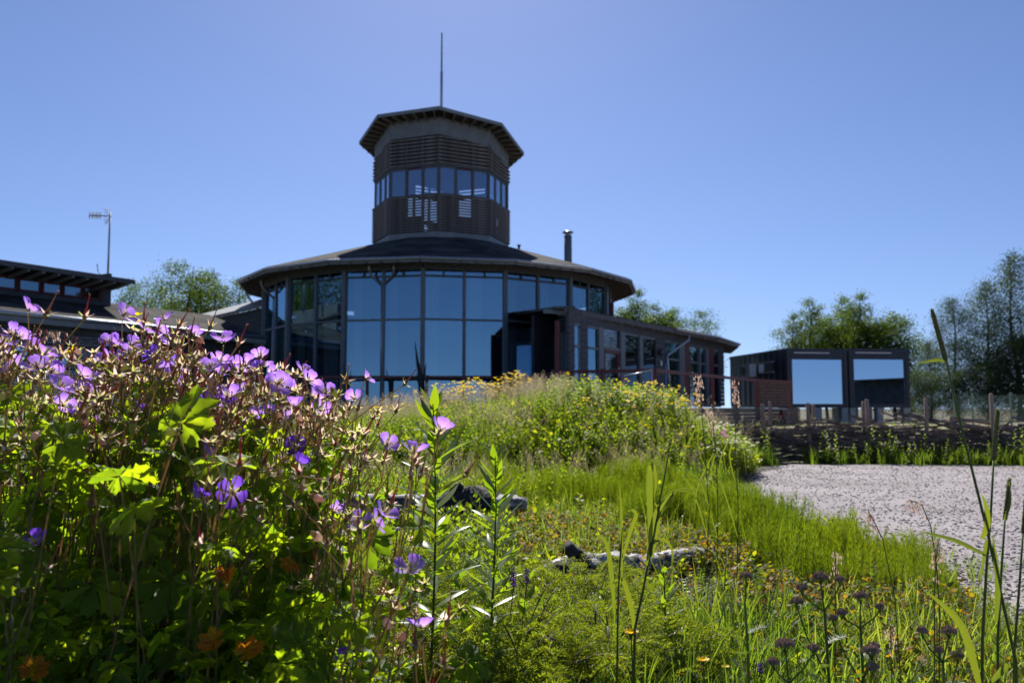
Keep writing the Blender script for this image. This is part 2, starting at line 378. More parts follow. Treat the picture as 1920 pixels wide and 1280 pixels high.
# ------------------------------------------------------------------ tower
tw = empty('tower', (0, 0, 0)); tag(tw, 'octagonal viewing tower with slatted bands and a window band rising from the rotunda roof', 'tower')
PH8 = R(2.8); ST8 = math.pi/4
def r8(Rr, k, z): return ring(Rr, k, z, PH8, ST8)
RT = 2.86; YF = CY-RT
zl0, zl1, zw1 = ZY(432, YF), ZY(364, YF), ZY(309, YF)
def zroof(p): return 11.83 - .15*(p.y-CY) - .045*(p.x-CX)     # tilted roof plane
mb = MB(); mb.prism([(r8(RT-.02, k, 0).x, r8(RT-.02, k, 0).y) for k in range(8)], zl0-.75, zl0-.42); mb.build('skirt', M['timber_dark'], tw)
for k in range(8):
    mb = MB(); mb.slab([r8(RT+.02, k, zl0-.02), r8(RT+.02, k+1, zl0-.02), r8(RT-.1, k+1, zl0-.02), r8(RT-.1, k, zl0-.02)], .30); mb.build('base_trim', M['fascia'], tw)
slat_L = 2*(RT)*math.sin(ST8/2)
for k in range(8):
    a, b_ = r8(RT, k, 0), r8(RT, k+1, 0); mid = (a+b_)/2; nn = Vector((mid.x-CX, mid.y-CY, 0)).normalized(); tt = (b_-a).normalized()
    Rm = Matrix((tt, -nn, Vector((0, 0, 1)))).transposed()
    # corner studs and battens
    for j, t in enumerate((0, .335, .665)):
        p = a.lerp(b_, t) - nn*.06
        mb = MB(); mb.box((p.x, p.y, (zl0+zw1+1.2)/2), (.10, .10, zw1+1.2-zl0), Rm); mb.build('stud', M['timber_dark'], tw)
    # lower band slats (open, light passes)
    nl = 13
    me_ = MB(); me_.box((0, 0, 0), (slat_L+.10, .035, .072)); sm = me_.mesh('slat', M['slat'])
    def place_slat(z, ext=0, rr=0):
        Mx = Matrix.Translation((mid.x+nn.x*(.03+ext), mid.y+nn.y*(.03+ext), z)) @ (Matrix((tt, -nn, Vector((0, 0, 1)))).transposed()).to_4x4() @ Matrix.Rotation(R(18), 4, 'X') @ Matrix.Diagonal((1+ext*.3, 1, 1, 1))
        return link('slat', sm, tw, Mx)
    for i in range(nl): place_slat(zl0 + (i+.5)*(zl1-zl0)/nl, .02)
    # wall panels behind the slats on part of the band
    for (ta, tb) in ((.02, .32), (.68, .98)):
        if k == 7 and ta > .5: continue
        p = a.lerp(b_, ta)-nn*.09; q = a.lerp(b_, tb)-nn*.09
        mb = MB(); mb.bar((p.x, p.y, (zl0+zl1)/2), (q.x, q.y, (zl0+zl1)/2), .02, zl1-zl0-.04); mb.build('wall_panel', M['wall_dark'] if k % 2 else M['siding'], tw)
    mb = MB(); p = a.lerp(b_, .34)-nn*.09; q = a.lerp(b_, .66)-nn*.09; mb.bar((p.x, p.y, zl0+.32), (q.x, q.y, zl0+.32), .02, .6); mb.build('wall_panel', M['siding'], tw)
    # windows: three panes per side, the middle one red framed
    for j, (ta, tb) in enumerate(((.02, .32), (.35, .65), (.68, .98))):
        p = a.lerp(b_, ta)-nn*.05; q = a.lerp(b_, tb)-nn*.05; z0 = zl1+.02; z1 = zw1-.02
        red = (j == 1 and k in (7, 0)) 
        fr = MB(); wv = .06
        fr.bar((p.x, p.y, z0), (p.x, p.y, z1), wv, .06); fr.bar((q.x, q.y, z0), (q.x, q.y, z1), wv, .06)
        fr.bar((p.x, p.y, z0+.03), (q.x, q.y, z0+.03), .06, wv); fr.bar((p.x, p.y, z1-.03), (q.x, q.y, z1-.03), .06, wv)
        f_ = fr.build('window_frame', M['red'] if red else M['mullion'], tw)
        mb = MB(); mb.add([(p.x, p.y, z0+.05), (q.x, q.y, z0+.05), (q.x, q.y, z1-.05), (p.x, p.y, z1-.05)], [(0, 1, 2, 3)]); mb.build('pane', M['glass_tower'], f_)
    # upper slats up to the sloping roof
    za, zb_ = zroof(a)-.75, zroof(b_)-.75
    nu = 15
    for i in range(nu):
        z = zw1 + .03 + (i+.5)*.148
        ta = 0; tb = 1
        zt_a, zt_b = za, zb_
        if z > max(zt_a, zt_b): continue
        if z > min(zt_a, zt_b):
            s_ = (z-zt_a)/(zt_b-zt_a)
            if zt_a < zt_b: ta = s_
            else: tb = s_
        if tb-ta < .15: continue
        c = a.lerp(b_, (ta+tb)/2)
        Mx = Matrix.Translation((c.x+nn.x*.05, c.y+nn.y*.05, z)) @ Rm.to_4x4() @ Matrix.Rotation(R(18), 4, 'X') @ Matrix.Diagonal((tb-ta, 1, 1, 1))
        link('slat', sm, tw, Mx)
    ia, ib = (a-nn*.1, b_-nn*.1) if k not in (3, 4) else (a.lerp(b_, .70)-nn*.1, b_-nn*.1)
    mb = MB()
    vs = [Vector((ia.x, ia.y, zw1)), Vector((ib.x, ib.y, zw1)), Vector((ib.x, ib.y, zroof(ib)-.70)), Vector((ia.x, ia.y, zroof(ia)-.70))]
    mb.add(vs+[v-nn*.05 for v in vs], [(0, 1, 2, 3), (7, 6, 5, 4), (0, 4, 5, 1), (2, 6, 7, 3), (1, 5, 6, 2), (3, 7, 4, 0)]); mb.build('upper_wall', M['wall_dark'], tw)
    mb = MB(); ia, ib = a+nn*.02, b_+nn*.02
    vs = [Vector((ia.x, ia.y, zroof(ia)-.76)), Vector((ib.x, ib.y, zroof(ib)-.76)), Vector((ib.x, ib.y, zroof(ib)-.06)), Vector((ia.x, ia.y, zroof(ia)-.06))]
    mb.add(vs+[v-nn*.08 for v in vs], [(0, 1, 2, 3), (7, 6, 5, 4), (0, 4, 5, 1), (2, 6, 7, 3), (1, 5, 6, 2), (3, 7, 4, 0)]); mb.build('frieze_panel', M['plaster'], tw)
    mb = MB(); mb.bar((a.x-nn.x*.02, a.y-nn.y*.02, zw1+.02), (b_.x-nn.x*.02, b_.y-nn.y*.02, zw1+.02), .12, .06); mb.bar((a.x+nn.x*.02, a.y+nn.y*.02, zl1), (b_.x+nn.x*.02, b_.y+nn.y*.02, zl1), .14, .05); mb.build('band_rail', M['timber_dark'], tw)
mb = MB(); mb.prism([(r8(RT-.12, k, 0).x, r8(RT-.12, k, 0).y) for k in range(8)], zl0-.1, zl0+.05); mb.build('floor', M['deck'], tw)
mb = MB()
rk = [r8(3.52, k, 0) for k in range(8)]
top = [Vector((p.x, p.y, zroof(p)+.05)) for p in rk]
mb.slab(top, .10); rf = mb.build('roof', M['roof'], tw)
for k in range(8):
    p, q = rk[k], rk[(k+1) % 8]
    mb = MB(); mb.bar((p.x, p.y, zroof(p)-.03), (q.x, q.y, zroof(q)-.03), .05, .13); mb.build('fascia_board', M['fascia'], rf)
    for j in range(6):
        o_ = p.lerp(q, (j+.5)/6); i_ = r8(RT-.1, k, 0).lerp(r8(RT-.1, k+1, 0), (j+.5)/6)
        mb = MB(); mb.bar((o_.x*.985+i_.x*.015, o_.y*.985+i_.y*.015, zroof(o_)-.115), (i_.x, i_.y, zroof(i_)-.115), .05, .11); mb.build('rafter', M['soffit'], rf)
ms = MB(); ym = CY-1.2; xm = XY(827.5, ym, 13)
ms.tube([(xm, ym, zroof(Vector((xm, ym, 0)))), (xm, ym, ZY(135, ym)), (xm, ym, ZY(134, ym)), (xm, ym, ZY(62, ym))], [.06, .055, .04, .03], 8)
tag(ms.build('roof_mast', M['metal'], None, True), 'slim grey mast standing on the tower roof', 'mast')

# ------------------------------------------------------------------ entrance wing (right)
class Line:
    def __init__(s, a, b): s.a = Vector(a); s.b = Vector(b); s.d = (s.b-s.a).normalized(); s.n = Vector((s.d.y, -s.d.x))
    def at(s, px, z=2.0):
        # point of the wall line seen at pixel column px
        lo, hi = -.6, 1.6
        for _ in range(40):
            m = (lo+hi)/2; p = s.a.lerp(s.b, m); q = 960 + F*p.x/(p.y*CT+(z-H)*ST)
            if (q < px) == (s.b.x*s.a.y > s.a.x*s.b.y): lo = m
            else: hi = m
        return s.a.lerp(s.b, lo)
def pane_between(p, q, z0, z1, m, name='pane', parent=None, t=0):
    mb = MB(); mb.add([(p.x, p.y, z0), (q.x, q.y, z0), (q.x, q.y, z1), (p.x, p.y, z1)], [(0, 1, 2, 3)]); return mb.build(name, m, parent)
def bar_between(p, q, z0, z1, t, m, name, parent, off=0, n=None):
    p = Vector((p.x, p.y, 0)); q = Vector((q.x, q.y, 0))
    if n is not None: p += Vector((n.x, n.y, 0))*off; q += Vector((n.x, n.y, 0))*off
    mb = MB(); mb.bar((p.x, p.y, (z0+z1)/2), (q.x, q.y, (z0+z1)/2), t, z1-z0); return mb.build(name, m, parent)
wing = empty('entrance_wing', (0, 0, 0)); tag(wing, 'low dark entrance wing with a red door running off to the right of the rotunda', 'building')
E0, E1, E2, E3 = Vector((1.5, 24.2)), Vector((8.3, 34.4)), Vector((10.1, 38.0)), Vector((10.9, 42.5))
ZEW = 3.55; DW = .72; inn = Vector((-.824, .566))
W0 = Vector((1.95, 24.9)); W1 = Vector((7.9, 34.9)); W2 = Vector((9.3, 38.3)); L = Line(W0, W1)
nrm = L.n if L.n.dot(Vector((0, -1))) > 0 else -L.n
def wall_z1(px): return 3.35
# roof slabs
back = [Vector((-.5, 31.5)), Vector((3.2, 38.5)), Vector((5.2, 40.5)), Vector((7, 44))]
zb_ = 4.15
ee = [E0, E1, E2, E3]
for i in range(3):
    mb = MB(); q = [(ee[i].x, ee[i].y, ZEW), (ee[i+1].x, ee[i+1].y, ZEW), (back[i+1].x, back[i+1].y, zb_), (back[i].x, back[i].y, zb_)]
    mb.slab(q[:3], .09); mb.slab([q[0], q[2], q[3]], .09); mb.build('roof_panel', M['roof'], wing)
    a, b_ = ee[i], ee[i+1]
    mb = MB(); mb.bar((a.x, a.y, ZEW-.11), (b_.x, b_.y, ZEW-.11), .05, .16); mb.build('fascia_board', M['fascia'] if i else M['timber_dark'], wing)
    nr = max(3, int((b_-a).length/.8))
    for j in range(nr):
        o_ = a.lerp(b_, (j+.5)/nr); i_ = o_ + inn*.95
        mb = MB(); mb.bar((o_.x, o_.y, ZEW-.16), (i_.x, i_.y, ZEW-.04), .07, .12); mb.build('rafter', M['fascia'], wing)
mb = MB(); gp = Line(E0, E1).at(1265, 3.4); gp = gp - inn*.06
mb.tube([(gp.x, gp.y, ZEW-.05), (E1.x+.05, E1.y-.04, ZEW-.06), (E2.x+.05, E2.y-.03, ZEW-.07)], .065, 8); mb.build('gutter', M['metal'], wing, True)
# end wall towards the rotunda, wall above the openings, wall end
endw = Vector((.6, 30.3))
bar_between(endw, W0, .7, 3.45, .12, M['mullion'], 'end_wall', wing)
bar_between(endw, W0, 3.0, 3.44, .15, M['siding'], 'wall_head', wing)
for j in range(5):
    p = endw.lerp(W0, .06+.19*j); q = endw.lerp(W0, .06+.19*j+.12); nn = Vector((-(W0-endw).y, (W0-endw).x)).normalized(); nn = nn if nn.x < 0 else -nn
    f_ = MB(); p2 = p+nn*.08; q2 = q+nn*.08; f_.bar((p2.x, p2.y, .8), (p2.x, p2.y, 2.95), .08, .08); f_.bar((q2.x, q2.y, .8), (q2.x, q2.y, 2.95), .08, .08); f_.bar((p2.x, p2.y, 2.9), (q2.x, q2.y, 2.9), .08, .08)
    f_ = f_.build('window_frame', M['mullion'], wing); pane_between(p2, q2, .85, 2.86, M['glass_cont'], 'pane', f_)
mb = MB(); mb.slab([(E0.x-.25, E0.y+.1, ZEW+.01), (E0.x+.3, E0.y, ZEW+.01), (.4, 31, 4.1), (-.1, 31, 4.1)], .07); mb.build('roof_edge', M['timber_dark'], wing)
cols = [(1064, 'side', 1075), (1075, 'glassl', 1087), (1087, 'side', 1100), (1101, 'glassl', 1120), (1120, 'post', 1129), (1129, 'door', 1161), (1161, 'post', 1169),
        (1169, 'dark', 1197), (1197, 'post', 1203), (1203, 'dark', 1228), (1228, 'side', 1246), (1246, 'glassl', 1272), (1272, 'post', 1282), (1282, 'red', 1290),
        (1290, 'glassl', 1309), (1309, 'post', 1312), (1312, 'glassl', 1322), (1322, 'post', 1327), (1327, 'red', 1336), (1336, 'glassl', 1346), (1346, 'side', 1356)]
zf0 = .75
for (pa, kind, pb) in cols:
    p, q = L.at(pa), L.at(pb); zt = 3.12
    bar_between(p, q, zt, 3.5, .10, M['siding'], 'wall_head', wing)
    if kind == 'side':
        nb = 14
        for i in range(nb):
            z0 = zf0 + i*(zt-zf0)/nb; bar_between(p, q, z0+.006, z0+(zt-zf0)/nb-.006, .09, M['siding'], 'siding_board', wing, rnd.uniform(0, .008), nrm)
    elif kind == 'post': bar_between(p, q, zf0, zt, .14, M['mullion'], 'post', wing)
    elif kind == 'red': bar_between(p, q, zf0, zt+.1, .16, M['red'], 'post', wing)
    elif kind in ('glassl', 'dark'):
        f_ = MB(); 
        for z in (zf0+.04, zt-.04) + ((2.45,) if kind == 'glassl' else (1.35,)): f_.bar((p.x, p.y, z), (q.x, q.y, z), .08, .07)
        f_ = f_.build('window_frame', M['mullion'], wing)
        for (z0, z1) in (((zf0+.08, 2.41), (2.49, zt-.08)) if kind == 'glassl' else ((zf0+.08, 1.31), (1.39, zt-.08))): pane_between(p, q, z0, z1, M['glass'] if kind == 'glassl' else M['glass_dark'], 'pane', f_)
    elif kind == 'door':
        d_ = MB(); z1 = 2.42
        pi, qi = p.lerp(q, .1), p.lerp(q, .9)
        d_.bar((p.lerp(q, .05).x, p.lerp(q, .05).y, zf0), (p.lerp(q, .05).x, p.lerp(q, .05).y, z1), .14, .1); d_.bar((p.lerp(q, .95).x, p.lerp(q, .95).y, zf0), (p.lerp(q, .95).x, p.lerp(q, .95).y, z1), .14, .1)
        d_.bar((p.x, p.y, z1), (q.x, q.y, z1), .1, .12); d_.bar((pi.x, pi.y, zf0+.3), (qi.x, qi.y, zf0+.3), .07, .35)
        dd = d_.build('door', M['red'], wing); pane_between(pi, qi, zf0+.45, z1-.06, M['glass_dark'], 'pane', dd)
        mb = MB(); h_ = p.lerp(q, .82); mb.bar((h_.x+nrm.x*.1, h_.y+nrm.y*.1, 1.65), (h_.x+nrm.x*.1, h_.y+nrm.y*.1, 1.95), .03, .03); mb.build('handle', M['metal'], dd)
        f_ = MB(); f_.bar((p.x, p.y, z1+.1), (q.x, q.y, z1+.1), .09, .08); f_ = f_.build('window_frame', M['mullion'], wing); pane_between(p, q, z1+.14, zt, M['glass_dark'], 'pane', f_)
bar_between(W1, W2, .7, 3.5, .12, M['siding'], 'end_wall', wing); bar_between(W2, Vector((9.0, 42)), .7, 3.5, .12, M['wall_dark'], 'rear_wall', wing)
# dark interior box behind the glazing
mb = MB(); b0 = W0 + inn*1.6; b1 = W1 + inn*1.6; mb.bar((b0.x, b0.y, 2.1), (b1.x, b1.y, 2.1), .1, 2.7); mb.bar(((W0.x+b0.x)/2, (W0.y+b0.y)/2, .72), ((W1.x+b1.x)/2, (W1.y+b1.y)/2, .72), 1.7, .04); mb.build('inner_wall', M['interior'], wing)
# downpipe with long slanted arm
p = L.at(1246)+nrm*.1; q = Line(E0, E1).at(1291, 3.3)
mb = MB(); mb.tube([(q.x, q.y, ZEW-.12), (q.x, q.y, ZEW-.35), (p.x, p.y, 2.55), (p.x+.02, p.y, 2.3), (p.x+.12, p.y, .75)], .05, 8); mb.build('downpipe', M['metal'], wing, True)
# round wall lamp and small notice
lp = L.at(1233)+nrm*.12; mb = MB(); mb.tube([(lp.x, lp.y, 2.62), (lp.x+nrm.x*.07, lp.y+nrm.y*.07, 2.62)], .13, 14)
tag(mb.build('wall_lamp', M['darkmetal'], None, True), 'round dark wall lamp on the entrance wing between window and downpipe', 'lamp')
lp = L.at(1236)+nrm*.08; mb = MB(); mb.box((lp.x, lp.y, 2.25), (.14, .02, .16), Matrix.Rotation(math.atan2(L.d.y, L.d.x), 3, 'Z'))
tag(mb.build('notice', M['white'], None), 'small white notice under the round lamp on the wing wall', 'sign')

# ------------------------------------------------------------------ left wing
lw = empty('left_wing', (0, 0, 0)); tag(lw, 'low dark wing with a raised clerestory running to the left of the rotunda', 'building')
G0, G1 = Vector((-15.4, 19.5)), Vector((-8.95, 30.9)); ZGL = 3.25
LG = Line(G0, G1); nl_ = LG.n if LG.n.x > 0 else -LG.n         # towards camera side
ib = -nl_
V0, V1 = G0+ib*.6, G1+ib*.6; LV = Line(V0, V1)
mb = MB(); T0, T1 = G0+ib*3.0, G1+ib*3.0
mb.slab([(G0.x, G0.y, ZGL), (G1.x, G1.y, ZGL), (T1.x, T1.y, ZGL+.95), (T0.x, T0.y, ZGL+.95)], .1); mb.build('roof_panel', M['roof'], lw)
mb = MB(); mb.tube([(G0.x, G0.y, ZGL-.05), (G1.x, G1.y, ZGL-.05)], .07, 8); mb.build('gutter', M['metal'], lw, True)
bar_between(G0, G1, ZGL-.28, ZGL-.12, .04, M['fascia'], 'fascia_board', lw)
nbv = 34
for i in range(nbv):
    z0 = .55 + i*(3.05-.55)/nbv
    if 1.75 < z0 < 2.45: continue
    bar_between(V0, V1, z0+.004, z0+(2.5)/nbv-.004, .08, M['wall_dark'], 'siding_board', lw, rnd.uniform(0, .006), nl_)
wp = [LV.at(p_, 2) for p_ in (-40, 25, 90, 128, 188, 260, 330)]
bar_between(V0, wp[1], 1.74, 2.46, .08, M['wall_dark'], 'wall_infill', lw); bar_between(wp[4], V1, 1.74, 2.46, .08, M['wall_dark'], 'wall_infill', lw)
f_ = MB()
for z in (1.78, 2.43): f_.bar((wp[1].x, wp[1].y, z), (wp[4].x, wp[4].y, z), .1, .07)
for j in (1, 2, 3, 4): f_.bar((wp[j].x, wp[j].y, 1.76), (wp[j].x, wp[j].y, 2.45), .1, .08)
f_ = f_.build('window_frame', M['timber_dark'], lw)
for j in (1, 2, 3): pane_between(wp[j], wp[j+1], 1.8, 2.42, M['glass_cont'], 'pane', f_)
# clerestory: red window band with grey boarding
LK0 = Line(G0+ib*2.4, G1+ib*2.4); K0, K1 = LK0.at(-130, 4), LK0.at(205, 4)
Yk = K1.y
LK = Line(K0, K1)
zc0, zc1 = 3.75, 5.15
def kz(py, px): p = LK.at(px, 4); return ZY(py, p.y)
k_end = K1
zw0_, zw1_ = ZY(566, Yk), ZY(543, Yk)
bar_between(K0, k_end, 3.7, zw0_-.02, .1, M['siding'], 'sill_wall', lw)
pw = [-60, -20, 31, 76, 115, 154, 189]
for j in range(len(pw)-1):
    p, q = LK.at(pw[j], 4), LK.at(pw[j+1], 4); p2 = p.lerp(q, .04); q2 = p.lerp(q, .96); z0, z1 = zw0_, zw1_
    f_ = MB(); f_.bar((p2.x, p2.y, z0), (p2.x, p2.y, z1), .1, .09); f_.bar((q2.x, q2.y, z0), (q2.x, q2.y, z1), .1, .09); f_.bar((p2.x, p2.y, z0+.03), (q2.x, q2.y, z0+.03), .1, .07); f_.bar((p2.x, p2.y, z1-.03), (q2.x, q2.y, z1-.03), .1, .07)
    f_ = f_.build('window_frame', M['red'], lw); pane_between(p2, q2, z0+.06, z1-.06, M['glass'], 'pane', f_)
p, q = LK.at(189, 4), k_end; bar_between(p, q, zw0_-.02, zw1_+.02, .1, M['siding'], 'wall_panel', lw)
bar_between(K0, k_end, zw1_+.02, zw1_+.45, .1, M['siding'], 'wall_head', lw)
ke2 = k_end + ib*4; bar_between(k_end, ke2, 3.7, 5.1, .1, M['wall_dark'], 'end_wall', lw)
mb = MB(); LO = Line(K0+nl_*1.0, K1+nl_*1.0); o0 = LO.at(-160, 5); o1 = LO.at(252, 5); zr = ZY(525, o1.y)
o2 = o1+ib*5; o3 = o0+ib*5
mb.slab([(o0.x, o0.y, zr), (o1.x, o1.y, zr), (o2.x, o2.y, zr-.75), (o3.x, o3.y, zr-.75)], .1); mb.build('clerestory_roof', M['roof'], lw)
bar_between(o0, o1, zr-.14, zr-.0, .05, M['timber_dark'], 'fascia_board', lw, .03, nl_)
for j in range(14):
    a = o0.lerp(o1, (j+.5)/14); b_ = a+ib*1.1; mb = MB(); mb.bar((a.x, a.y, zr-.15), (b_.x, b_.y, zr-.30), .08, .1); mb.build('rafter', M['fascia'], lw)
# roof piece next to the rotunda
mb = MB(); ya = 34.5
A = P(340, 606, ya); B = P(492, 570, 33.5); C_ = P(492, 560, 37); D_ = P(340, 598, 38)
mb.slab([A, B, C_, D_], .12); mb.build('link_roof', M['fascia'], lw)
mb = MB(); vs = [(A.x, A.y+.2, 2.5), (B.x, B.y+.2, 2.5), (B.x, B.y+.2, B.z-.1), (A.x, A.y+.2, A.z-.1)]; mb.add(vs+[(x, y+.1, z) for x, y, z in vs], [(0, 1, 2, 3), (7, 6, 5, 4), (0, 4, 5, 1), (2, 6, 7, 3), (1, 5, 6, 2), (3, 7, 4, 0)]); mb.build('link_wall', M['siding'], lw)
# aerial
an = empty('tv_aerial', (0, 0, 0)); tag(an, 'tall thin television aerial on the left wing roof', 'aerial')
ya = 29.5; a = P(202, 520, ya); b_ = P(206.5, 400, ya)
mb = MB(); mb.tube([a-Vector((0, 0, .4)), b_], [.04, .03], 8); mb.build('pole', M['metal'], an, True)
c0 = P(207, 405, ya); c1 = P(167, 404, ya-.2)
mb = MB(); mb.tube([c0, c1], .018, 6); mb.build('boom', M['darkmetal'], an)
for t in (.45, .55, .65, .75, .85, .97):
    c = c0.lerp(c1, t); mb = MB()
    for sg in (-1, 1): mb.tube([c+Vector((0, -.12, sg*.06)), c+Vector((0, .12, sg*.06))], .01, 5)
    mb.tube([c+Vector((0, 0, -.12)), c+Vector((0, 0, .12))], .012, 5)
    mb.build('director', M['metal'], an)
mb = MB(); cc = c0.lerp(c1, .25)
for t in (-3, -2, -1, 1, 2, 3):
    mb.tube([cc+Vector((.08, -.25, t*.06+.02*t)), cc+Vector((.08, .25, t*.06+.02*t))], .009, 5)
for sg in (-1, 1): mb.tube([cc+Vector((.22, 0, 0)), cc+Vector((0, 0, sg*.3))], .012, 5)
mb.build('reflector', M['metal'], an)
mb = MB(); s0 = P(200, 522, ya); mb.tube([s0, P(188, 514, ya), P(184, 510, ya), P(182, 495, ya)], .015, 6); mb.build('bracket', M['darkmetal'], an)

# ------------------------------------------------------------------ deck and railings
dk = empty('deck', (0, 0, 0)); tag(dk, 'raised wooden deck round the building with dark board skirting', 'deck')
dedge = [Vector(p) for p in ((-9.0, 27.8), (.9, 27.8), (1.1, 24.0), (3.9, 22.9), (9.0, 31.2), (11.2, 33.3))]
ZD = .66
mb = MB(); poly = [(p.x, p.y) for p in dedge] + [(11.2, 40), (-9, 40)]; mb.prism(poly, ZD-.06, ZD); mb.build('deck_floor', M['deck'], dk)
for i in range(len(dedge)-1):
    a, b_ = dedge[i], dedge[i+1]
    for j in range(5): 
        bar_between(a, b_, .02+j*.118, .02+j*.118+.106, .03, M['deck'], 'skirting_board', dk)
rl = empty('deck_railing', (0, 0, 0)); tag(rl, 'dark red deck railing along the front of the rotunda and wing', 'railing')
ZR = 1.66
rail_pts = [(-9.0, 27.85), (.35, 27.85)]
def rail(a, b_, z0=None, z1=None, m='red', posts=0, th=.09):
    a = Vector(a); b_ = Vector(b_); z0 = z0 or ZR; z1 = z1 or ZR
    mb = MB(); mb.bar((a.x, a.y, z0), (b_.x, b_.y, z1), .07, th); mb.build('rail', M[m], rl)
    for j in range(posts+1):
        t = j/max(1, posts); p = a.lerp(b_, t); z = z0+(z1-z0)*t
        mb = MB(); mb.box((p.x, p.y+.04, (ZD-.1+z)/2+.03), (.09, .09, z+.08-(ZD-.1))); mb.build('post', M[m], rl)
rail((XY(480, 27.8, 1.6), 27.85), (XY(792, 27.8, 1.6), 27.85), posts=3)
rail((XY(800, 27.8, 1.6), 27.85), (XY(955, 27.8, 1.6), 27.85), posts=1)
rail((XY(955, 27.8, 1.6), 27.85), (1.15, 24.1), .95+.6, 1.62, posts=1)
rail((1.15, 24.0), (3.8, 22.95), posts=2)
rail((3.85, 22.98), (8.9, 31.15), posts=4)
rail((8.95, 31.2), (10.75, 32.9), posts=1)
for j in range(8): bar_between(Vector((9.05, 31.35)), Vector((10.7, 32.9)), ZD+.06+j*.115, ZD+.06+j*.115+.10, .025, M['brown'], 'screen_board', rl)
mb = MB(); p = Vector((1.3, 24.4)); mb.box((p.x, p.y, 1.9), (.14, .14, 2.5)); mb.build('tall_post', M['red'], rl)
mb = MB(); a = P(1172, 706, 22.7); b_ = P(1222, 694, 22.7); mb.tube([a, b_, P(1222, 760, 22.7)], .035, 8); mb.build('handrail', M['metal'], rl, True)
# slender driftwood sculpture leaning on the railing
dw = MB(); yb = 27.2
dw.tube([P(792, 745, yb), P(789, 708, yb), P(783, 680, yb), P(778, 640, yb)], [.13, .09, .05, .008], 7)
dw.tube([P(792, 720, yb), P(796, 700, yb), P(799, 680, yb)], [.07, .04, .006], 6)
dw.tube([P(788, 725, yb), P(783, 712, yb), P(781, 700, yb)], [.05, .03, .006], 6)
tag(dw.build('driftwood', mat('driftwood_dark', (.035, .03, .03), .8, .3, 10), None, True), 'dark pointed driftwood trunk standing at the railing before the glass', 'driftwood')
dw = MB(); dw.tube([P(654, 745, yb), P(652, 712, yb), P(647, 698, yb), P(643, 682, yb)], [.06, .05, .03, .006], 6); dw.tube([P(655, 720, yb), P(658, 695, yb)], [.04, .006], 6)
tag(dw.build('driftwood', bpy.data.materials['driftwood_dark'], None, True), 'small dark driftwood prong left of the taller one at the railing', 'driftwood')

# ------------------------------------------------------------------ container cabins
def cabin(a, b_, depth, label, right):
    c = empty('container_cabin', (0, 0, 0)); tag(c, label, 'cabin', 'dark container cabins on concrete footings')
    a = Vector(a); b_ = Vector(b_); d = (b_-a).normalized(); n_ = Vector((-d.y, d.x)); W = (b_-a).length
    z0, z1 = ZY(764, a.y), ZY(653, a.y)
    Rm = Matrix.Rotation(math.atan2(d.y, d.x), 3, 'Z')
    def bx(name, x0, x1, y0, y1, za, zb, m):
        p = a + d*((x0+x1)/2) + n_*((y0+y1)/2); mb = MB(); mb.box((p.x, p.y, (za+zb)/2), (x1-x0, y1-y0, zb-za), Rm); return mb.build(name, m, c)
    bx('floor', .02, W-.02, .02, depth, z0, z0+.12, M['container']); bx('roof', -.03, W+.03, -.05, depth, z1-.12, z1, M['container'])
    # corrugated sides
    mats_ = M['container']
    for x in (0, W-.05):
        mb = MB(); nseg = int(depth/.14)
        vs = []; 
        for i in range(nseg+1):
            y = .16+(depth-.16)*i/nseg; off = .03 if (i//2) % 2 else 0
            p = a + d*(x+off*(1 if x else -1)+.02) + n_*y; vs += [(p.x, p.y, z0+.1), (p.x, p.y, z1-.12)]
        mb.add(vs, [(2*i, 2*i+2, 2*i+3, 2*i+1) for i in range(nseg)]); mb.build('side_cladding', mats_, c)
    bx('rear_wall', .02, W-.02, depth-.06, depth, z0+.12, z1-.12, M['container'])
    for x in (0, W-.16): bx('corner_post', x, x+.16, -.02, .14, z0, z1-.12, M['container'])
    bx('head_beam', .16, W-.16, -.01, .1, z1-.46, z1-.12, M['container']); bx('sill_beam', .16, W-.16, -.01, .1, z0, z0+.16, M['container'])
    f_ = MB()
    for (x0, x1, za, zb) in ((.16, .24, z0+.16, z1-.46), (W-.24, W-.16, z0+.16, z1-.46)):
        p = a+d*((x0+x1)/2)+n_*.05; f_.box((p.x, p.y, (za+zb)/2), (x1-x0, .08, zb-za), Rm)
    f_ = f_.build('window_frame', M['darkmetal'], c)
    p = a+d*.24+n_*.03; q = a+d*(W-.24)+n_*.03; pane_between(p, q, z0+.16, z1-.46, M['glass_cont'], 'pane', f_)
    bx('light_strip', .3, W*.7, -.06, -.02, z1-.2, z1-.16, M['white'])
    for x in (.15, W/2, W-.15):
        for y in (.15, depth/2, depth-.2):
            bx('footing', x-.14, x+.14, y-.14, y+.14, -.05, z0-.003, M['concrete'])
    return c, a, d, n_, z0, z1
KA = Vector((XY(1476, 36, 2), 36.0)); KB = Vector((XY(1589, 36.4, 2), 36.4)); KC = Vector((XY(1592, 36.41, 2), 36.41)); KD = Vector((XY(1705, 36.85, 2), 36.85))
c1_, a, d, n_, z0, z1 = cabin(KA, KB, 6.0, 'left dark container cabin with a mirror window facing the path', 0)
cabin(KC, KD, 6.0, 'right dark container cabin with the entrance reflected in its window', 1)
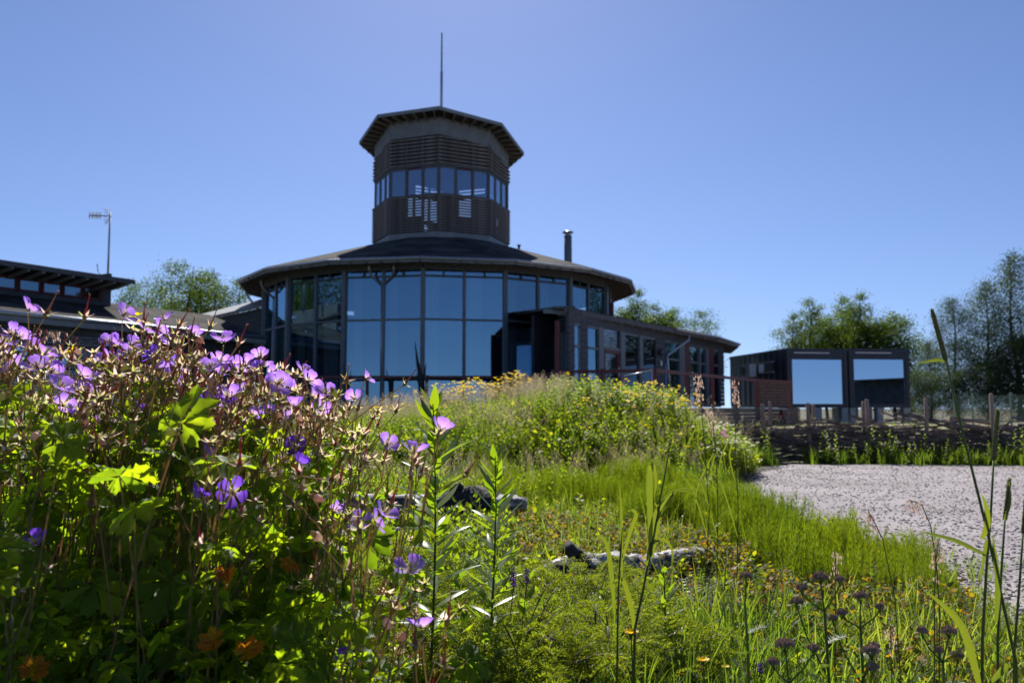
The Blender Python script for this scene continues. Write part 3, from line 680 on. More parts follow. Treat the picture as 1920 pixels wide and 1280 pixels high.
# strip window and air conditioner on the left cabin's long side
p = KA + n_*1.1 - d*.06; q = KA + n_*2.6 - d*.06
mb = MB(); mb.bar((p.x, p.y, z1-.95), (q.x, q.y, z1-.95), .06, .06); mb.bar((p.x, p.y, z1-.5), (q.x, q.y, z1-.5), .06, .05); fr_ = mb.build('side_window_frame', M['concrete'], c1_)
pane_between(p-d*.01, q-d*.01, z1-.92, z1-.53, M['glass_dark'], 'pane', fr_)
ac = empty('air_conditioner', (0, 0, 0)); tag(ac, 'white air conditioning unit with a round fan on the cabin side', 'air conditioner')
p = KA + n_*3.3 - d*.25; mb = MB(); Rm = Matrix.Rotation(math.atan2(n_.y, n_.x), 3, 'Z'); mb.box((p.x, p.y, z1-.8), (.95, .32, .58), Rm); mb.build('casing', M['white'], ac)
p2 = p - d*.17 + n_*.2; mb = MB(); mb.tube([(p2.x, p2.y, z1-.8), (p2.x-d.x*.03, p2.y-d.y*.03, z1-.8)], .22, 14); mb.build('fan', M['darkmetal'], ac)
# picnic bench between deck and cabins
pb = empty('picnic_bench', (0, 0, 0)); tag(pb, 'small picnic bench standing beside the cabin behind the wattle fence', 'bench')
bx0 = P(1447, 775, 31.5)
mb = MB(); mb.box((bx0.x, bx0.y, .62), (1.0, .5, .05)); mb.build('table_top', M['concrete'], pb)
for s_ in (-1, 1):
    mb = MB(); mb.box((bx0.x, bx0.y+s_*.6, .4), (1.0, .22, .04)); mb.build('seat', M['red'], pb)
    mb = MB(); mb.bar((bx0.x+s_*.35, bx0.y-.5, 0), (bx0.x+s_*.35, bx0.y+.1, .6), .06, .06); mb.bar((bx0.x+s_*.35, bx0.y+.5, 0), (bx0.x+s_*.35, bx0.y-.1, .6), .06, .06); mb.build('leg', M['red'], pb)
# ------------------------------------------------------------------ vegetation templates
def tri(mb):
    """MB -> (verts, tris, material index)"""
    t = []; m = []
    for f, mi in zip(mb.f, mb.m):
        for i in range(1, len(f)-1): t.append((f[0], f[i], f[i+1])); m.append(mi)
    return np.array(mb.v, np.float32), np.array(t, np.int32), np.array(m, np.int32)
def merged(name, mats, jobs, label=None, parent=None, kind='stuff', smooth=False):
    """jobs: list of (template, pos[n,3], yaw[n], tilt[n], tiltdir[n], scale[n])"""
    V = []; T = []; Mi = []; off = 0
    for tp, pos, yaw, tilt, td, sc in jobs:
        if len(pos) == 0: continue
        v, t, m = tp; n = len(pos)
        cy, sy = np.cos(yaw), np.sin(yaw); Rz = np.zeros((n, 3, 3)); Rz[:, 0, 0] = cy; Rz[:, 0, 1] = -sy; Rz[:, 1, 0] = sy; Rz[:, 1, 1] = cy; Rz[:, 2, 2] = 1
        ax, ay = np.cos(td), np.sin(td); c, s_ = np.cos(tilt), np.sin(tilt); C1 = 1-c
        K = np.zeros((n, 3, 3)); K[:, 0, 0] = c+ax*ax*C1; K[:, 0, 1] = ax*ay*C1; K[:, 0, 2] = ay*s_; K[:, 1, 0] = ax*ay*C1; K[:, 1, 1] = c+ay*ay*C1; K[:, 1, 2] = -ax*s_; K[:, 2, 0] = -ay*s_; K[:, 2, 1] = ax*s_; K[:, 2, 2] = c
        Rm = np.einsum('nij,njk->nik', K, Rz)
        vv = np.einsum('nij,vj->nvi', Rm, v)*np.asarray(sc)[:, None, None] + np.asarray(pos)[:, None, :]
        tt = t[None]+(np.arange(n)*len(v))[:, None, None]+off
        V.append(vv.reshape(-1, 3)); T.append(tt.reshape(-1, 3)); Mi.append(np.tile(m, n)); off += n*len(v)
    V = np.concatenate(V).astype(np.float32); T = np.concatenate(T).astype(np.int32); Mi = np.concatenate(Mi).astype(np.int32)
    me = bpy.data.meshes.new(name); me.vertices.add(len(V)); me.vertices.foreach_set('co', V.ravel())
    me.loops.add(T.size); me.loops.foreach_set('vertex_index', T.ravel()); me.polygons.add(len(T))
    me.polygons.foreach_set('loop_start', np.arange(0, T.size, 3, dtype=np.int32)); 
    for m_ in mats: me.materials.append(m_)
    me.polygons.foreach_set('material_index', Mi); me.update(calc_edges=True)
    o = link(name, me, parent); tag(o, kind=kind)
    if label: o['label'] = label; o['category'] = name.replace('_', ' ')
    return o
def ribbon(mb, pts, wid, side, mi=0, fold=0.0):
    """leaf blade strip with a folded midrib"""
    pts = [Vector(p) for p in pts]; n = len(pts); vs = []
    side = Vector(side).normalized()
    for i, p in enumerate(pts):
        d = (pts[min(i+1, n-1)]-pts[max(i-1, 0)]).normalized(); s_ = (side - d*side.dot(d))
        s_ = s_.normalized() if s_.length > 1e-5 else Vector((1, 0, 0)); nn = d.cross(s_)
        w_ = wid[i]/2; vs += [p - s_*w_ + nn*fold*w_, p, p + s_*w_ + nn*fold*w_]
    fs = []
    for i in range(n-1): fs += [(3*i, 3*i+1, 3*i+4, 3*i+3), (3*i+1, 3*i+2, 3*i+5, 3*i+4)]
    mb.add(vs, fs, mi)
def strip(mb, pts, wid, side, mi=0):
    pts = [Vector(p) for p in pts]; n = len(pts); vs = []; side = Vector(side)
    for i, p in enumerate(pts): vs += [p-side*wid[i]/2, p+side*wid[i]/2]
    mb.add(vs, [(2*i, 2*i+1, 2*i+3, 2*i+2) for i in range(n-1)], mi)
def blade(mb, r_, h, w_, lean, az, base=(0, 0, 0), mi=0, seg=4, droop=1.0):
    pts = []; wid = []; d = Vector((math.cos(az), math.sin(az), 0))
    for i in range(seg+1):
        t = i/seg; pts.append(Vector(base) + d*(lean*h*t**1.8) + Vector((0, 0, h*(t - .35*droop*lean*t**3)))); wid.append(w_*(1-t**2.2)+w_*.02)
    strip(mb, pts, wid, (-d.y, d.x, 0), mi)
def T_tuft(seed, n=9, h=.2, w_=.004, spread=.03, lean=.5):
    r_ = random.Random(seed); mb = MB()
    for i in range(n):
        az = r_.uniform(0, 6.28); rr = r_.uniform(0, spread)
        blade(mb, r_, h*r_.uniform(.5, 1.1), w_*r_.uniform(.7, 1.2), r_.uniform(.1, lean), az, (rr*math.cos(az*3), rr*math.sin(az*3), 0))
    return tri(mb)
def T_horsetail(seed, h=.2):
    r_ = random.Random(seed); mb = MB(); nl = 7; lx, ly = r_.uniform(-.1, .1), r_.uniform(-.1, .1)
    pos = lambda z: Vector((lx*z, ly*z, z))
    strip(mb, [pos(0), pos(h)], [.0028, .001], (1, 0, 0)); 
    for l in range(nl):
        z = h*(.22 + .75*l/nl); nb = 7; L = .055*(1-.55*l/nl)
        for k in range(nb):
            az = 6.28*k/nb + l + r_.uniform(-.2, .2); el = r_.uniform(.75, 1.15)
            d = Vector((math.cos(az)*math.cos(el), math.sin(az)*math.cos(el), math.sin(el))); p = pos(z)
            s_ = Vector((-math.sin(az), math.cos(az), 0))*.0011; q = p+d*L*r_.uniform(.8, 1.15)+Vector((0, 0, .008))
            mb.add([p-s_, p+s_, q], [(0, 1, 2)])
    return tri(mb)
def leaf_lance(mb, p, d, L, w_, mi=0, droop=.3, up=Vector((0, 0, 1))):
    d = Vector(d).normalized(); s_ = d.cross(up); s_ = s_.normalized() if s_.length > 1e-3 else Vector((1, 0, 0))
    pts = [Vector(p) + d*L*t - up*(droop*L*t*t) for t in (0, .3, .65, 1)]
    ribbon(mb, pts, [w_*.25, w_, w_*.75, w_*.02], s_, mi, .35)
def T_leafy(seed, h=.3, n=16, L=.05, w_=.015, el=.6, mi_stem=1, branch=False):
    r_ = random.Random(seed); mb = MB(); lx, ly = r_.uniform(-.15, .15), r_.uniform(-.15, .15)
    pos = lambda z: Vector((lx*z, ly*z, z)); strip(mb, [pos(0), pos(h*.5), pos(h)], [.004, .003, .001], (1, 0, 0), mi_stem)
    for i in range(n):
        t = (i+1)/n; az = i*2.4+r_.uniform(-.3, .3); e = el+(.5*t)
        leaf_lance(mb, pos(h*(.15+.85*t)), (math.cos(az)*math.cos(e), math.sin(az)*math.cos(e), math.sin(e)), L*(1.1-.6*t)*r_.uniform(.8, 1.2), w_*(1.1-.5*t))
    return tri(mb)
def T_pinnate(seed, L=.12, n=9, ll=.02, lw_=.006, el=.7):
    r_ = random.Random(seed); mb = MB(); az = 0
    pts = [Vector((L*t*math.cos(el), 0, L*t*math.sin(el)-.25*L*t*t)) for t in [i/n for i in range(n+1)]]
    strip(mb, pts, [.0018]*(n+1), (0, 1, 0), 0)
    for i in range(1, n+1):
        f = 1-.45*i/n
        for sg in (-1, 1):
            p = pts[i]; d = Vector((.45, sg*1.0, r_.uniform(-.1, .35))).normalized()*ll*f; s_ = Vector((.9, -sg*.3, 0))*lw_*f*.5
            mb.add([p, p+d*.5-s_, p+d, p+d*.5+s_], [(0, 1, 2, 3)], 0)
    return tri(mb)
def T_twig(seed, h=.1, n=14, ll=.016, lw_=.009):
    r_ = random.Random(seed); mb = MB(); lx, ly = r_.uniform(-.4, .4), r_.uniform(-.4, .4); pos = lambda z: Vector((lx*z, ly*z, z))
    strip(mb, [pos(0), pos(h)], [.0022, .001], (1, 0, 0), 1)
    for i in range(n):
        z = h*(.25+.75*(i+1)/n); az = i*2.4; e = r_.uniform(0, .9); d = Vector((math.cos(az)*math.cos(e), math.sin(az)*math.cos(e), math.sin(e))); s_ = Vector((-math.sin(az), math.cos(az), r_.uniform(-.3, .3)))
        p = pos(z); f = r_.uniform(.7, 1.2)
        mb.add([p, p+d*ll*.35*f+s_*lw_*.5*f, p+d*ll*.8*f+s_*lw_*.35*f, p+d*ll*f, p+d*ll*.8*f-s_*lw_*.35*f, p+d*ll*.35*f-s_*lw_*.5*f], [(0, 1, 2, 3, 4, 5)], 0)
    return tri(mb)
def T_juniper(seed, L=.14):
    r_ = random.Random(seed); mb = MB(); n = 12
    ax = [Vector((L*t*.85, 0, L*(.75*t-.55*t*t*t))) for t in [i/n for i in range(n+1)]]
    strip(mb, ax, [.003]*(n+1), (0, 1, 0), 1)
    for i in range(2, n+1):
        for sg in (-1, 1):
            l2 = L*.30*(1.1-.75*i/n); d = Vector((.75, sg*.8, .25)).normalized(); p0 = ax[i]
            for k in range(5):
                t = (k+1)/5; p = p0 + d*l2*t + Vector((.2*l2*t*t, 0, -.12*l2*t*t))
                for q in range(2):
                    nd = (d + Vector((r_.uniform(-.8, .8), r_.uniform(-.8, .8), r_.uniform(-.1, .9)))).normalized()*.0105; s_ = d.cross(nd).normalized()*.0012
                    mb.add([p-s_, p+s_, p+nd], [(0, 1, 2)], 0)
    return tri(mb)
def T_seedgrass(seed, h=.45, mi=1):
    r_ = random.Random(seed); mb = MB(); lx, ly = r_.uniform(-.25, .25), r_.uniform(-.25, .25)
    pos = lambda t: Vector((lx*h*t*t, ly*h*t*t, h*t)); strip(mb, [pos(0), pos(.5), pos(1)], [.002, .0016, .001], (1, 0, 0), 0)
    for i in range(22):
        t = .68+.32*i/22; az = r_.uniform(0, 6.28); p = pos(t)+Vector((math.cos(az), math.sin(az), .4))*.03*(1.15-t)*2; 
        s_ = Vector((.0035, 0, 0)); mb.add([p-s_*.6, p+s_*.6, p+Vector((0, 0, .009))], [(0, 1, 2)], mi)
    return tri(mb)
def T_cup(seed, h=.4):
    """buttercup: forked thin stem with yellow cup flowers"""
    r_ = random.Random(seed); mb = MB()
    fork = Vector((0, 0, h*.6)); strip(mb, [(0, 0, 0), fork], [.0025, .002], (1, 0, 0), 0)
    for q in range(2):
        az = r_.uniform(0, 6.28); top = fork+Vector((math.cos(az)*.04, math.sin(az)*.04, h*r_.uniform(.25, .4))); strip(mb, [fork, top], [.0018, .0014], (1, 0, 0), 0)
        for k in range(5):
            a = k*1.2566+az; d = Vector((math.cos(a), math.sin(a), .45)); s_ = Vector((-math.sin(a), math.cos(a), 0))
            mb.add([top, top+d*.008+s_*.0065, top+d*.0155+s_*.005, top+d*.0155-s_*.005, top+d*.008-s_*.0065], [(0, 1, 2, 3, 4)], 1)
    for k in range(4):
        a = r_.uniform(0, 6.28); leaf_lance(mb, (0, 0, h*.25*k/4), (math.cos(a), math.sin(a), .8), .05, .012, 0)
    return mb
L_ = lambda r_, g_, b_: (r_, g_, b_)
V_ = {}
V_['leaf'] = leafmat('leaf_green', [(.045, .085, .012), (.075, .125, .014), (.105, .15, .014)], .6, tboost=(4.3, 3.8, 1.0), spec=.25)
V_['leaf_dark'] = leafmat('leaf_dark', [(.028, .06, .012), (.04, .085, .014), (.06, .11, .016)], .5, tboost=(2.6, 2.8, 1.2))
V_['cranes'] = leafmat('cranesbill_leaf', [(.045, .085, .016), (.07, .115, .016), (.095, .135, .014)], .64, tboost=(6.4, 5.6, .8), rough=.5, spec=.3)
V_['cranes_old'] = leafmat('autumn_leaf', [(.30, .10, .01), (.32, .20, .015), (.24, .05, .012)], .6, tboost=(2.3, 2.0, .6))
V_['grass'] = leafmat('grass_blade', [(.04, .075, .014), (.07, .115, .02), (.11, .15, .03), (.15, .16, .06)], .55, tboost=(3.5, 3.4, 1.1), patch=1.2, spec=.2)
V_['horse'] = leafmat('horsetail_green', [(.05, .08, .012), (.075, .115, .012), (.12, .15, .014)], .5, tboost=(3.3, 3.1, .6), patch=2.2)
V_['stem'] = leafmat('plant_stem', [(.07, .10, .03), (.11, .11, .04)], .25, tboost=(2, 2, 1))
V_['hstem'] = leafmat('hairy_stem', [(.16, .14, .07), (.22, .17, .11), (.13, .15, .045)], .5, tboost=(3.2, 2.9, 2.6))
V_['straw'] = leafmat('seed_straw', [(.30, .22, .19), (.36, .28, .22), (.28, .18, .18)], .45, tboost=(2.0, 1.9, 1.8))
V_['yellow'] = leafmat('yellow_petal', [(.85, .58, .008), (.88, .64, .01)], .5, tboost=(1.2, 1.2, 1))
V_['juniper'] = leafmat('juniper_needles', [(.055, .09, .02), (.10, .135, .022), (.17, .19, .03)], .45, tboost=(3.6, 3.4, .9))
V_['twig'] = mat('twig_brown', (.09, .055, .035), .8, .3, 30)
V_['lingon'] = leafmat('lingon_leaf', [(.05, .09, .014), (.09, .13, .014), (.20, .16, .014), (.26, .11, .015), (.07, .11, .015)], .5, tboost=(2.4, 2.5, .8), spec=.2, rough=.6)
V_['yellowleaf'] = leafmat('lime_leaf', [(.07, .11, .012), (.11, .15, .014), (.16, .18, .016)], .6, tboost=(3.9, 3.5, .8), spec=.2)
V_['magenta'] = leafmat('magenta_petal', [(.42, .09, .30), (.5, .14, .36)], .5, tboost=(1.5, 1.5, 1.5))
V_['whitepet'] = leafmat('cream_petal', [(.6, .6, .42), (.7, .7, .55)], .5, tboost=(1.2, 1.2, 1.1))
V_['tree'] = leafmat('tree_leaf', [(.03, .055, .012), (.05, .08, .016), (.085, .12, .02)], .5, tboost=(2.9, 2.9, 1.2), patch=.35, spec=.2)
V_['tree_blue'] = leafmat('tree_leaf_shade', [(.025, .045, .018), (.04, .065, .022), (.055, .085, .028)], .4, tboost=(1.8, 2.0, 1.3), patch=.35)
V_['bark'] = mat('tree_bark', (.16, .14, .125), .9, .5, 4, bump=.3, stretch=(1, 1, 3))

def scatter(n, xr, yr, mask=None, z0=0.0, jit=1.0):
    out = []; tries = 0
    while len(out) < n and tries < n*12:
        tries += 1; x = rnd.uniform(*xr); y = rnd.uniform(*yr)
        if mask is None or mask(x, y): out.append((x, y, gz(x, y)+z0))
    return np.array(out, np.float32).reshape(-1, 3)
def job(tp, pos, s0=.8, s1=1.25, tilt=.25):
    n = len(pos); return (tp, pos, rs.uniform(0, 6.283, n), rs.uniform(0, tilt, n), rs.uniform(0, 6.283, n), rs.uniform(s0, s1, n))
def split(pos, k): return [pos[i::k] for i in range(k)]
def jobs(tps, pos, **kw): return [job(t, p, **kw) for t, p in zip(tps, split(pos, len(tps)))]
def meadow_side(x, y): return x < edge_x(y) - .03
def pxm(x, y, z=0): return 960+F*x/(y*CT+(z-H)*ST)

# --- mound cover
onm = lambda x, y: mound(x, y) > .03
tl = [T_leafy(i, .24, 16, .055, .02) for i in range(4)]; tl2 = [T_leafy(10+i, .42, 22, .075, .03, .4) for i in range(4)]
tt = [T_tuft(20+i, 10, .30, .0045, .03, .6) for i in range(4)]; tsg = [T_seedgrass(30+i, .40) for i in range(3)]
tr_ = [T_twig(40+i, .13, 12, .034, .02) for i in range(4)]
p_all = scatter(2600, (-2.6, 2.5), (6.7, 10), onm)
merged('mound_plants', [V_['leaf'], V_['stem']], jobs(tl, scatter(2500, (-2.6, 2.5), (6.7, 9.9), onm), s0=.6, s1=1.15), 'low mixed green leafy plants covering the mound')
crest = lambda x, y: onm(x, y) and (8.1 < y < 9.4) and (.35 < x < 1.75) and rnd.random() < min(1, (x-.1)*1.2)*(1 if x < 1.35 else .5)
merged('tall_leafy_plants', [V_['leaf'], V_['stem']], jobs(tl2, scatter(620, (.25, 1.9), (8.1, 9.4), crest), s0=.55, s1=1.05), 'tall bright green leafy plants on the right top of the mound')
merged('mound_grass', [V_['grass'], V_['straw']], jobs(tt, scatter(2400, (-2.6, 2.5), (6.7, 9.9), onm), s0=.6, s1=1.15) + jobs(tsg, scatter(2300, (-2.2, 2.4), (6.9, 9.4), lambda x, y: onm(x, y) and noise.noise(Vector((x*1.1+5, y*1.1, 0))) > -.2 and (x < .5 or rnd.random() < .25)), s0=.7, s1=1.15), 'wispy grass with pinkish seed heads on the mound')
merged('mound_front_leaves', [V_['yellowleaf'], V_['twig']], jobs(tr_, scatter(1500, (-1.9, 2.4), (6.6, 8.2), lambda x, y: .01 < mound(x, y) < .5), s0=.7, s1=1.5, tilt=.5), 'lime green low leaves along the front of the mound')
merged('cream_flowers', [V_['stem'], V_['whitepet']], jobs([tri(T_cup(60+i, .22)) for i in range(3)], scatter(110, (1.7, 2.3), (7.3, 8.5), onm), s0=.8, s1=1.3), 'cream white small flowers at the right end of the mound')
tz = lambda x, y: meadow_side(x, y) and y > 4.9 + .9*max(0, x+.2) and mound(x, y) < .2 and noise.noise(Vector((x*1.2, y*1.5, 6))) > -.25 - .25*(x < -.2)
merged('slope_grass', [V_['grass'], V_['straw']], jobs(tt, scatter(1300, (-2.4, 1.7), (4.9, 7.6), tz), s0=.5, s1=1.0) + jobs(tsg, scatter(900, (-2.2, 1.5), (5.0, 7.6), tz), s0=.55, s1=.95), 'pinkish seeding grass running from the mound down to the far log')
merged('slope_plants', [V_['leaf'], V_['stem']], jobs(tl, scatter(800, (-2.4, 1.8), (4.9, 7.6), tz), s0=.5, s1=1.0), 'mixed leafy plants between the mound and the horsetails')
merged('lawn_leaves', [V_['yellowleaf'], V_['twig']], jobs(tr_, scatter(380, (-.6, 1.6), (3.9, 6.8), lambda x, y: meadow_side(x, y) and noise.noise(Vector((x*2, y*2, 1))) > .0), s0=.5, s1=1.1, tilt=.5), 'pale leafy shoots poking through the horsetails')
# buttercups: individuals
cups = [T_cup(50+i, .40).mesh('buttercup', [V_['stem'], V_['yellow']]) for i in range(4)]
nb = 0
for zi, (pxa, pxb, ya_, yb_, n_) in enumerate( ((830, 985, 8.0, 9.0, 120), (1170, 1310, 7.7, 8.7, 75), (700, 1300, 7.0, 8.2, 44), (560, 700, 4.5, 6.5, 8))):
    for i in range(n_):
        y = rnd.uniform(ya_, yb_); x = XY(rnd.uniform(pxa, pxb) + rnd.gauss(0, 8), y, 1)
        if x > 2.3: continue
        o = link('buttercup', cups[nb % 4]); o.location = (x, y, gz(x, y)); o.rotation_euler = (rnd.uniform(-.12, .12), rnd.uniform(-.12, .12), rnd.uniform(0, 6.28)); s_ = rnd.uniform(.8, 1.25); o.scale = (s_, s_, s_)
        tag(o, ('yellow buttercup in the dense drift on the left crest of the mound', 'yellow buttercup in the drift on the right shoulder of the mound', 'scattered yellow buttercup on the front slope of the mound', 'yellow buttercup in the meadow between the cranesbills and the mound')[zi], 'buttercup', ('buttercups on the left crest', 'buttercups on the right shoulder', 'buttercups on the front slope', 'buttercups in the meadow')[zi]); nb += 1
def campion(mb):
    mb.v = []; mb.f = []; mb.m = []
    strip(mb, [(0, 0, 0), (0.01, 0, .3)], [.003, .002], (1, 0, 0), 0)
    for q in range(4):
        c = Vector((.02*math.cos(q*1.6), .02*math.sin(q*1.6), .3+.015*q))
        for k in range(5):
            a = k*1.2566; d = Vector((math.cos(a)*.012, -.004, math.sin(a)*.012)); s_ = Vector((-math.sin(a)*.006, 0, math.cos(a)*.006)); mb.add([c, c+d+s_, c+d-s_], [(0, 1, 2)], 1)
    return mb
cm = campion(MB()).mesh('pink_campion', [V_['stem'], V_['magenta']])
for (px, py, y, lb) in ((1042, 768, 8.0, 'magenta campion left of the tall leafy plants on the mound'), (1075, 778, 7.9, 'double magenta campion in the middle of the mound'), (1084, 768, 8.1, 'magenta campion just behind the double one on the mound'), (1358, 815, 7.8, 'magenta campion at the right foot of the mound by the fence')):
    p = P(px, py, y); o = link('pink_campion', cm); o.location = (p.x, y, p.z-.31); tag(o, lb, 'flower')

# --- meadow floor in front
T_g = [T_tuft(80+i, 10, .16, .0038, .025, .7) for i in range(5)]; T_h = [T_horsetail(90+i, .20) for i in range(5)]
T_l = [T_twig(100+i, .10, 14, .018, .011) for i in range(5)]; T_j = [T_juniper(110+i) for i in range(4)]; T_p = [T_pinnate(120+i) for i in range(4)]
T_low = [T_twig(130+i, .06, 10, .022, .014) for i in range(4)]
def nearlog(x, y, m=.28):
    # open ground in front of and around the near log, and before the far one
    if y > 1.9 and abs(x - (.1 + (y-2.95)*1.0)) < .0: return True
    if 2.55 < y < 3.6 and .0 < x < .95 and y < 3.05 + .55*x/.9 + .10: return True
    if 3.9 < y < 5.0 and -1.0 < x < .12: return True
    return False
def hz(x, y):
    """how much horsetail grows here"""
    px = pxm(x, y); v = noise.noise(Vector((x*1.5, y*1.5, 4)))
    if y > 4.3 and px > 830: return v > -.2
    if 2.75 < y <= 4.6 and x > .85 - (y-2.7)*.0 : return v > -.45
    if 1.9 < y <= 2.9 and x > 1.25: return True
    return False
hp = scatter(8200, (-.6, 2.2), (1.9, 7.1), lambda x, y: meadow_side(x, y) and hz(x, y) and mound(x, y) < .12 and not nearlog(x, y))
hj = jobs(T_h, hp, s0=.6, s1=1.2, tilt=.22)
hj = [(t, p, a, b_, c, sc*np.array([(1 if float(q[0]) < edge_x(float(q[1]))-.3 else .72)*(.55+.75*max(0, min(1, .5+1.1*noise.noise(Vector((float(q[0])*3.1, float(q[1])*2.6, 2)))))) for q in p])) for (t, p, a, b_, c, sc) in hj]
merged('horsetail_carpet', [V_['horse']], hj, 'soft bright green horsetail carpet beside the gravel')
def lz(x, y):
    if 3.3 < y < 4.7 and -.1 < x < .95: return True
    if 1.5 < y < 3.0 and x > .72: return True
    return rnd.random() < .12
lp_ = scatter(4200, (-.4, 1.95), (1.5, 5.2), lambda x, y: meadow_side(x, y) and lz(x, y))
merged('berry_shrub_carpet', [V_['lingon'], V_['twig']], jobs(T_l, lp_, s0=.6, s1=1.15, tilt=.5), 'low berry shrubs with green, yellow and orange leaves')
gp_ = np.concatenate([scatter(5200, (-2.6, 1.3), (1.3, 7.0), lambda x, y: meadow_side(x, y) and not (hz(x, y) and rnd.random() < .8) and not nearlog(x, y)), scatter(1500, (-6, 2.9), (2.5, 26), lambda x, y: meadow_side(x, y) and y > 7), scatter(500, (.2, 1.5), (1.4, 2.4), meadow_side)])
merged('meadow_grass', [V_['grass']], jobs(T_g, gp_, s0=.6, s1=1.3), 'mixed green meadow grass')
merged('meadow_herbs', [V_['leaf'], V_['stem']], jobs([T_leafy(140+i, .17, 13, .045, .014) for i in range(4)] + [T_leafy(150+i, .22, 12, .06, .02) for i in range(2)], scatter(2600, (-2.4, .7), (1.5, 6.8), lambda x, y: pxm(x, y) < 1000 - (y-2)*20 and not hz(x, y) and not nearlog(x, y)), s0=.6, s1=1.25), 'leafy meadow herbs behind the cranesbills')
merged('ground_leaves', [V_['yellowleaf'], V_['twig']], jobs(T_low, scatter(5200, (-2.4, 2.0), (1.25, 6.9), meadow_side), s0=.6, s1=1.4, tilt=.6), 'small lime leaves close to the ground')
merged('vetch_leaves', [V_['leaf_dark']], jobs(T_p, scatter(1500, (-.95, .95), (1.45, 2.9), lambda x, y: noise.noise(Vector((x*2, y*2, 8))) > -.25), s0=.7, s1=1.5, tilt=.9), 'feathery vetch leaves between the plants')
# dry litter and small stones
mb = MB(); mb.bar((-.03, 0, .004), (.03, .006, .008), .003, .002); lit = tri(mb)
merged('dry_litter', [V_['straw']], [job(lit, scatter(3500, (-1.5, 1.95), (1.3, 6), meadow_side), s0=.4, s1=1.4, tilt=.3)], 'dry stalk litter on the soil')
def T_stone(seed, r0=.012):
    r_ = random.Random(seed); mb = MB(); vs = []
    for j, (zz, rr) in enumerate(((-.4, .6), (.15, 1.0), (.55, .6))):
        for k in range(6): a = k*1.047+j*.5; vs.append((rr*r0*math.cos(a)*r_.uniform(.75, 1.2), rr*r0*math.sin(a)*r_.uniform(.75, 1.2), r0*zz*r_.uniform(.8, 1.1)))
    mb.add(vs, [(0+k, (k+1) % 6, 6+(k+1) % 6, 6+k) for k in range(6)] + [(6+k, 6+(k+1) % 6, 12+(k+1) % 6, 12+k) for k in range(6)] + [tuple(range(12, 18))]); return tri(mb)
stm = leafmat('pebble', [(.13, .115, .115), (.27, .24, .24), (.38, .34, .34), (.55, .52, .51)], 0.0, rough=.8)
pp_ = []
for i in range(17000):
    y = 1.6+7.8*rnd.random()**1.35; x = edge_x(y)+rnd.random()**1.3*(.6*y)-.05; pp_.append((x, y, gravel_z(x, y)))
merged('gravel_stones', [stm], jobs([T_stone(160+i, .009) for i in range(4)], np.array(pp_, np.float32), s0=.3, s1=1.1, tilt=.6), 'loose grey and pinkish pebbles on the gravel path')
gb = np.array([(edge_x(y)+rnd.gauss(.1, .12), y, gz(edge_x(y), y)) for y in [rnd.uniform(2, 7) for _ in range(260)]], np.float32)
merged('gravel_edge_grass', [V_['grass']], jobs(T_g, gb, s0=.3, s1=.8), 'short grass creeping over the gravel edge')

gw = np.array([(edge_x(y)+abs(rnd.gauss(.2, .9)), y, gz(edge_x(y), y)+.015) for y in [rnd.uniform(2.5, 9.2) for _ in range(46)]], np.float32)
merged('gravel_weeds', [V_['grass']], jobs(T_g[:3], gw, s0=.12, s1=.32, tilt=.9), 'tiny scattered weeds in the gravel')
# --- junipers: each bush is a thing
def juniper(px, py, y, r0, h, n, label):
    p = P(px, py, y); c = Vector((p.x, y, 0)); e_ = empty('juniper_bush', (c.x, c.y, gz(c.x, c.y))); tag(e_, label, 'juniper')
    pos = []; yaw = []; til = []; td = []; sc = []
    for i in range(n):
        a = rnd.uniform(0, 6.28); rr = rnd.random()**.5; z = h*(1-rr**2)*rnd.uniform(.35, 1.0)
        pos.append((r0*rr*math.cos(a), r0*.8*rr*math.sin(a), z)); yaw.append(a+rnd.gauss(0, .5)); til.append(rnd.uniform(0, .35)); td.append(rnd.uniform(0, 6.28)); sc.append(rnd.uniform(.55, 1.1))
    k = 4; J = []
    for q in range(k): J.append((T_j[q], np.array(pos[q::k]), np.array(yaw[q::k]), np.array(til[q::k]), np.array(td[q::k]), np.array(sc[q::k])))
    merged('foliage', [V_['juniper'], V_['twig']], J, parent=e_)
    mb = MB()
    for i in range(6):
        a = i*1.05; mb.tube([(0, 0, -.02), (r0*.4*math.cos(a), r0*.4*math.sin(a), h*.3), (r0*.8*math.cos(a), r0*.7*math.sin(a), h*.45)], [.008, .006, .003], 5)
    mb.build('branches', V_['twig'], e_)
juniper(740, 1200, 2.15, .17, .34, 170, 'dark upright juniper between the cranesbills and the near log')
juniper(950, 1250, 1.78, .30, .19, 300, 'spreading juniper with curled lime tips at the bottom centre')
juniper(600, 1275, 1.62, .30, .15, 220, 'low juniper mat under the lowest purple flowers')
juniper(1120, 1230, 1.95, .26, .17, 220, 'spreading juniper just left of the yellow hawkweed')
juniper(1085, 1120, 2.5, .22, .16, 150, 'small juniper growing against the near birch log')
juniper(800, 1260, 1.62, .24, .15, 190, 'low juniper between the dark upright one and the bottom edge')

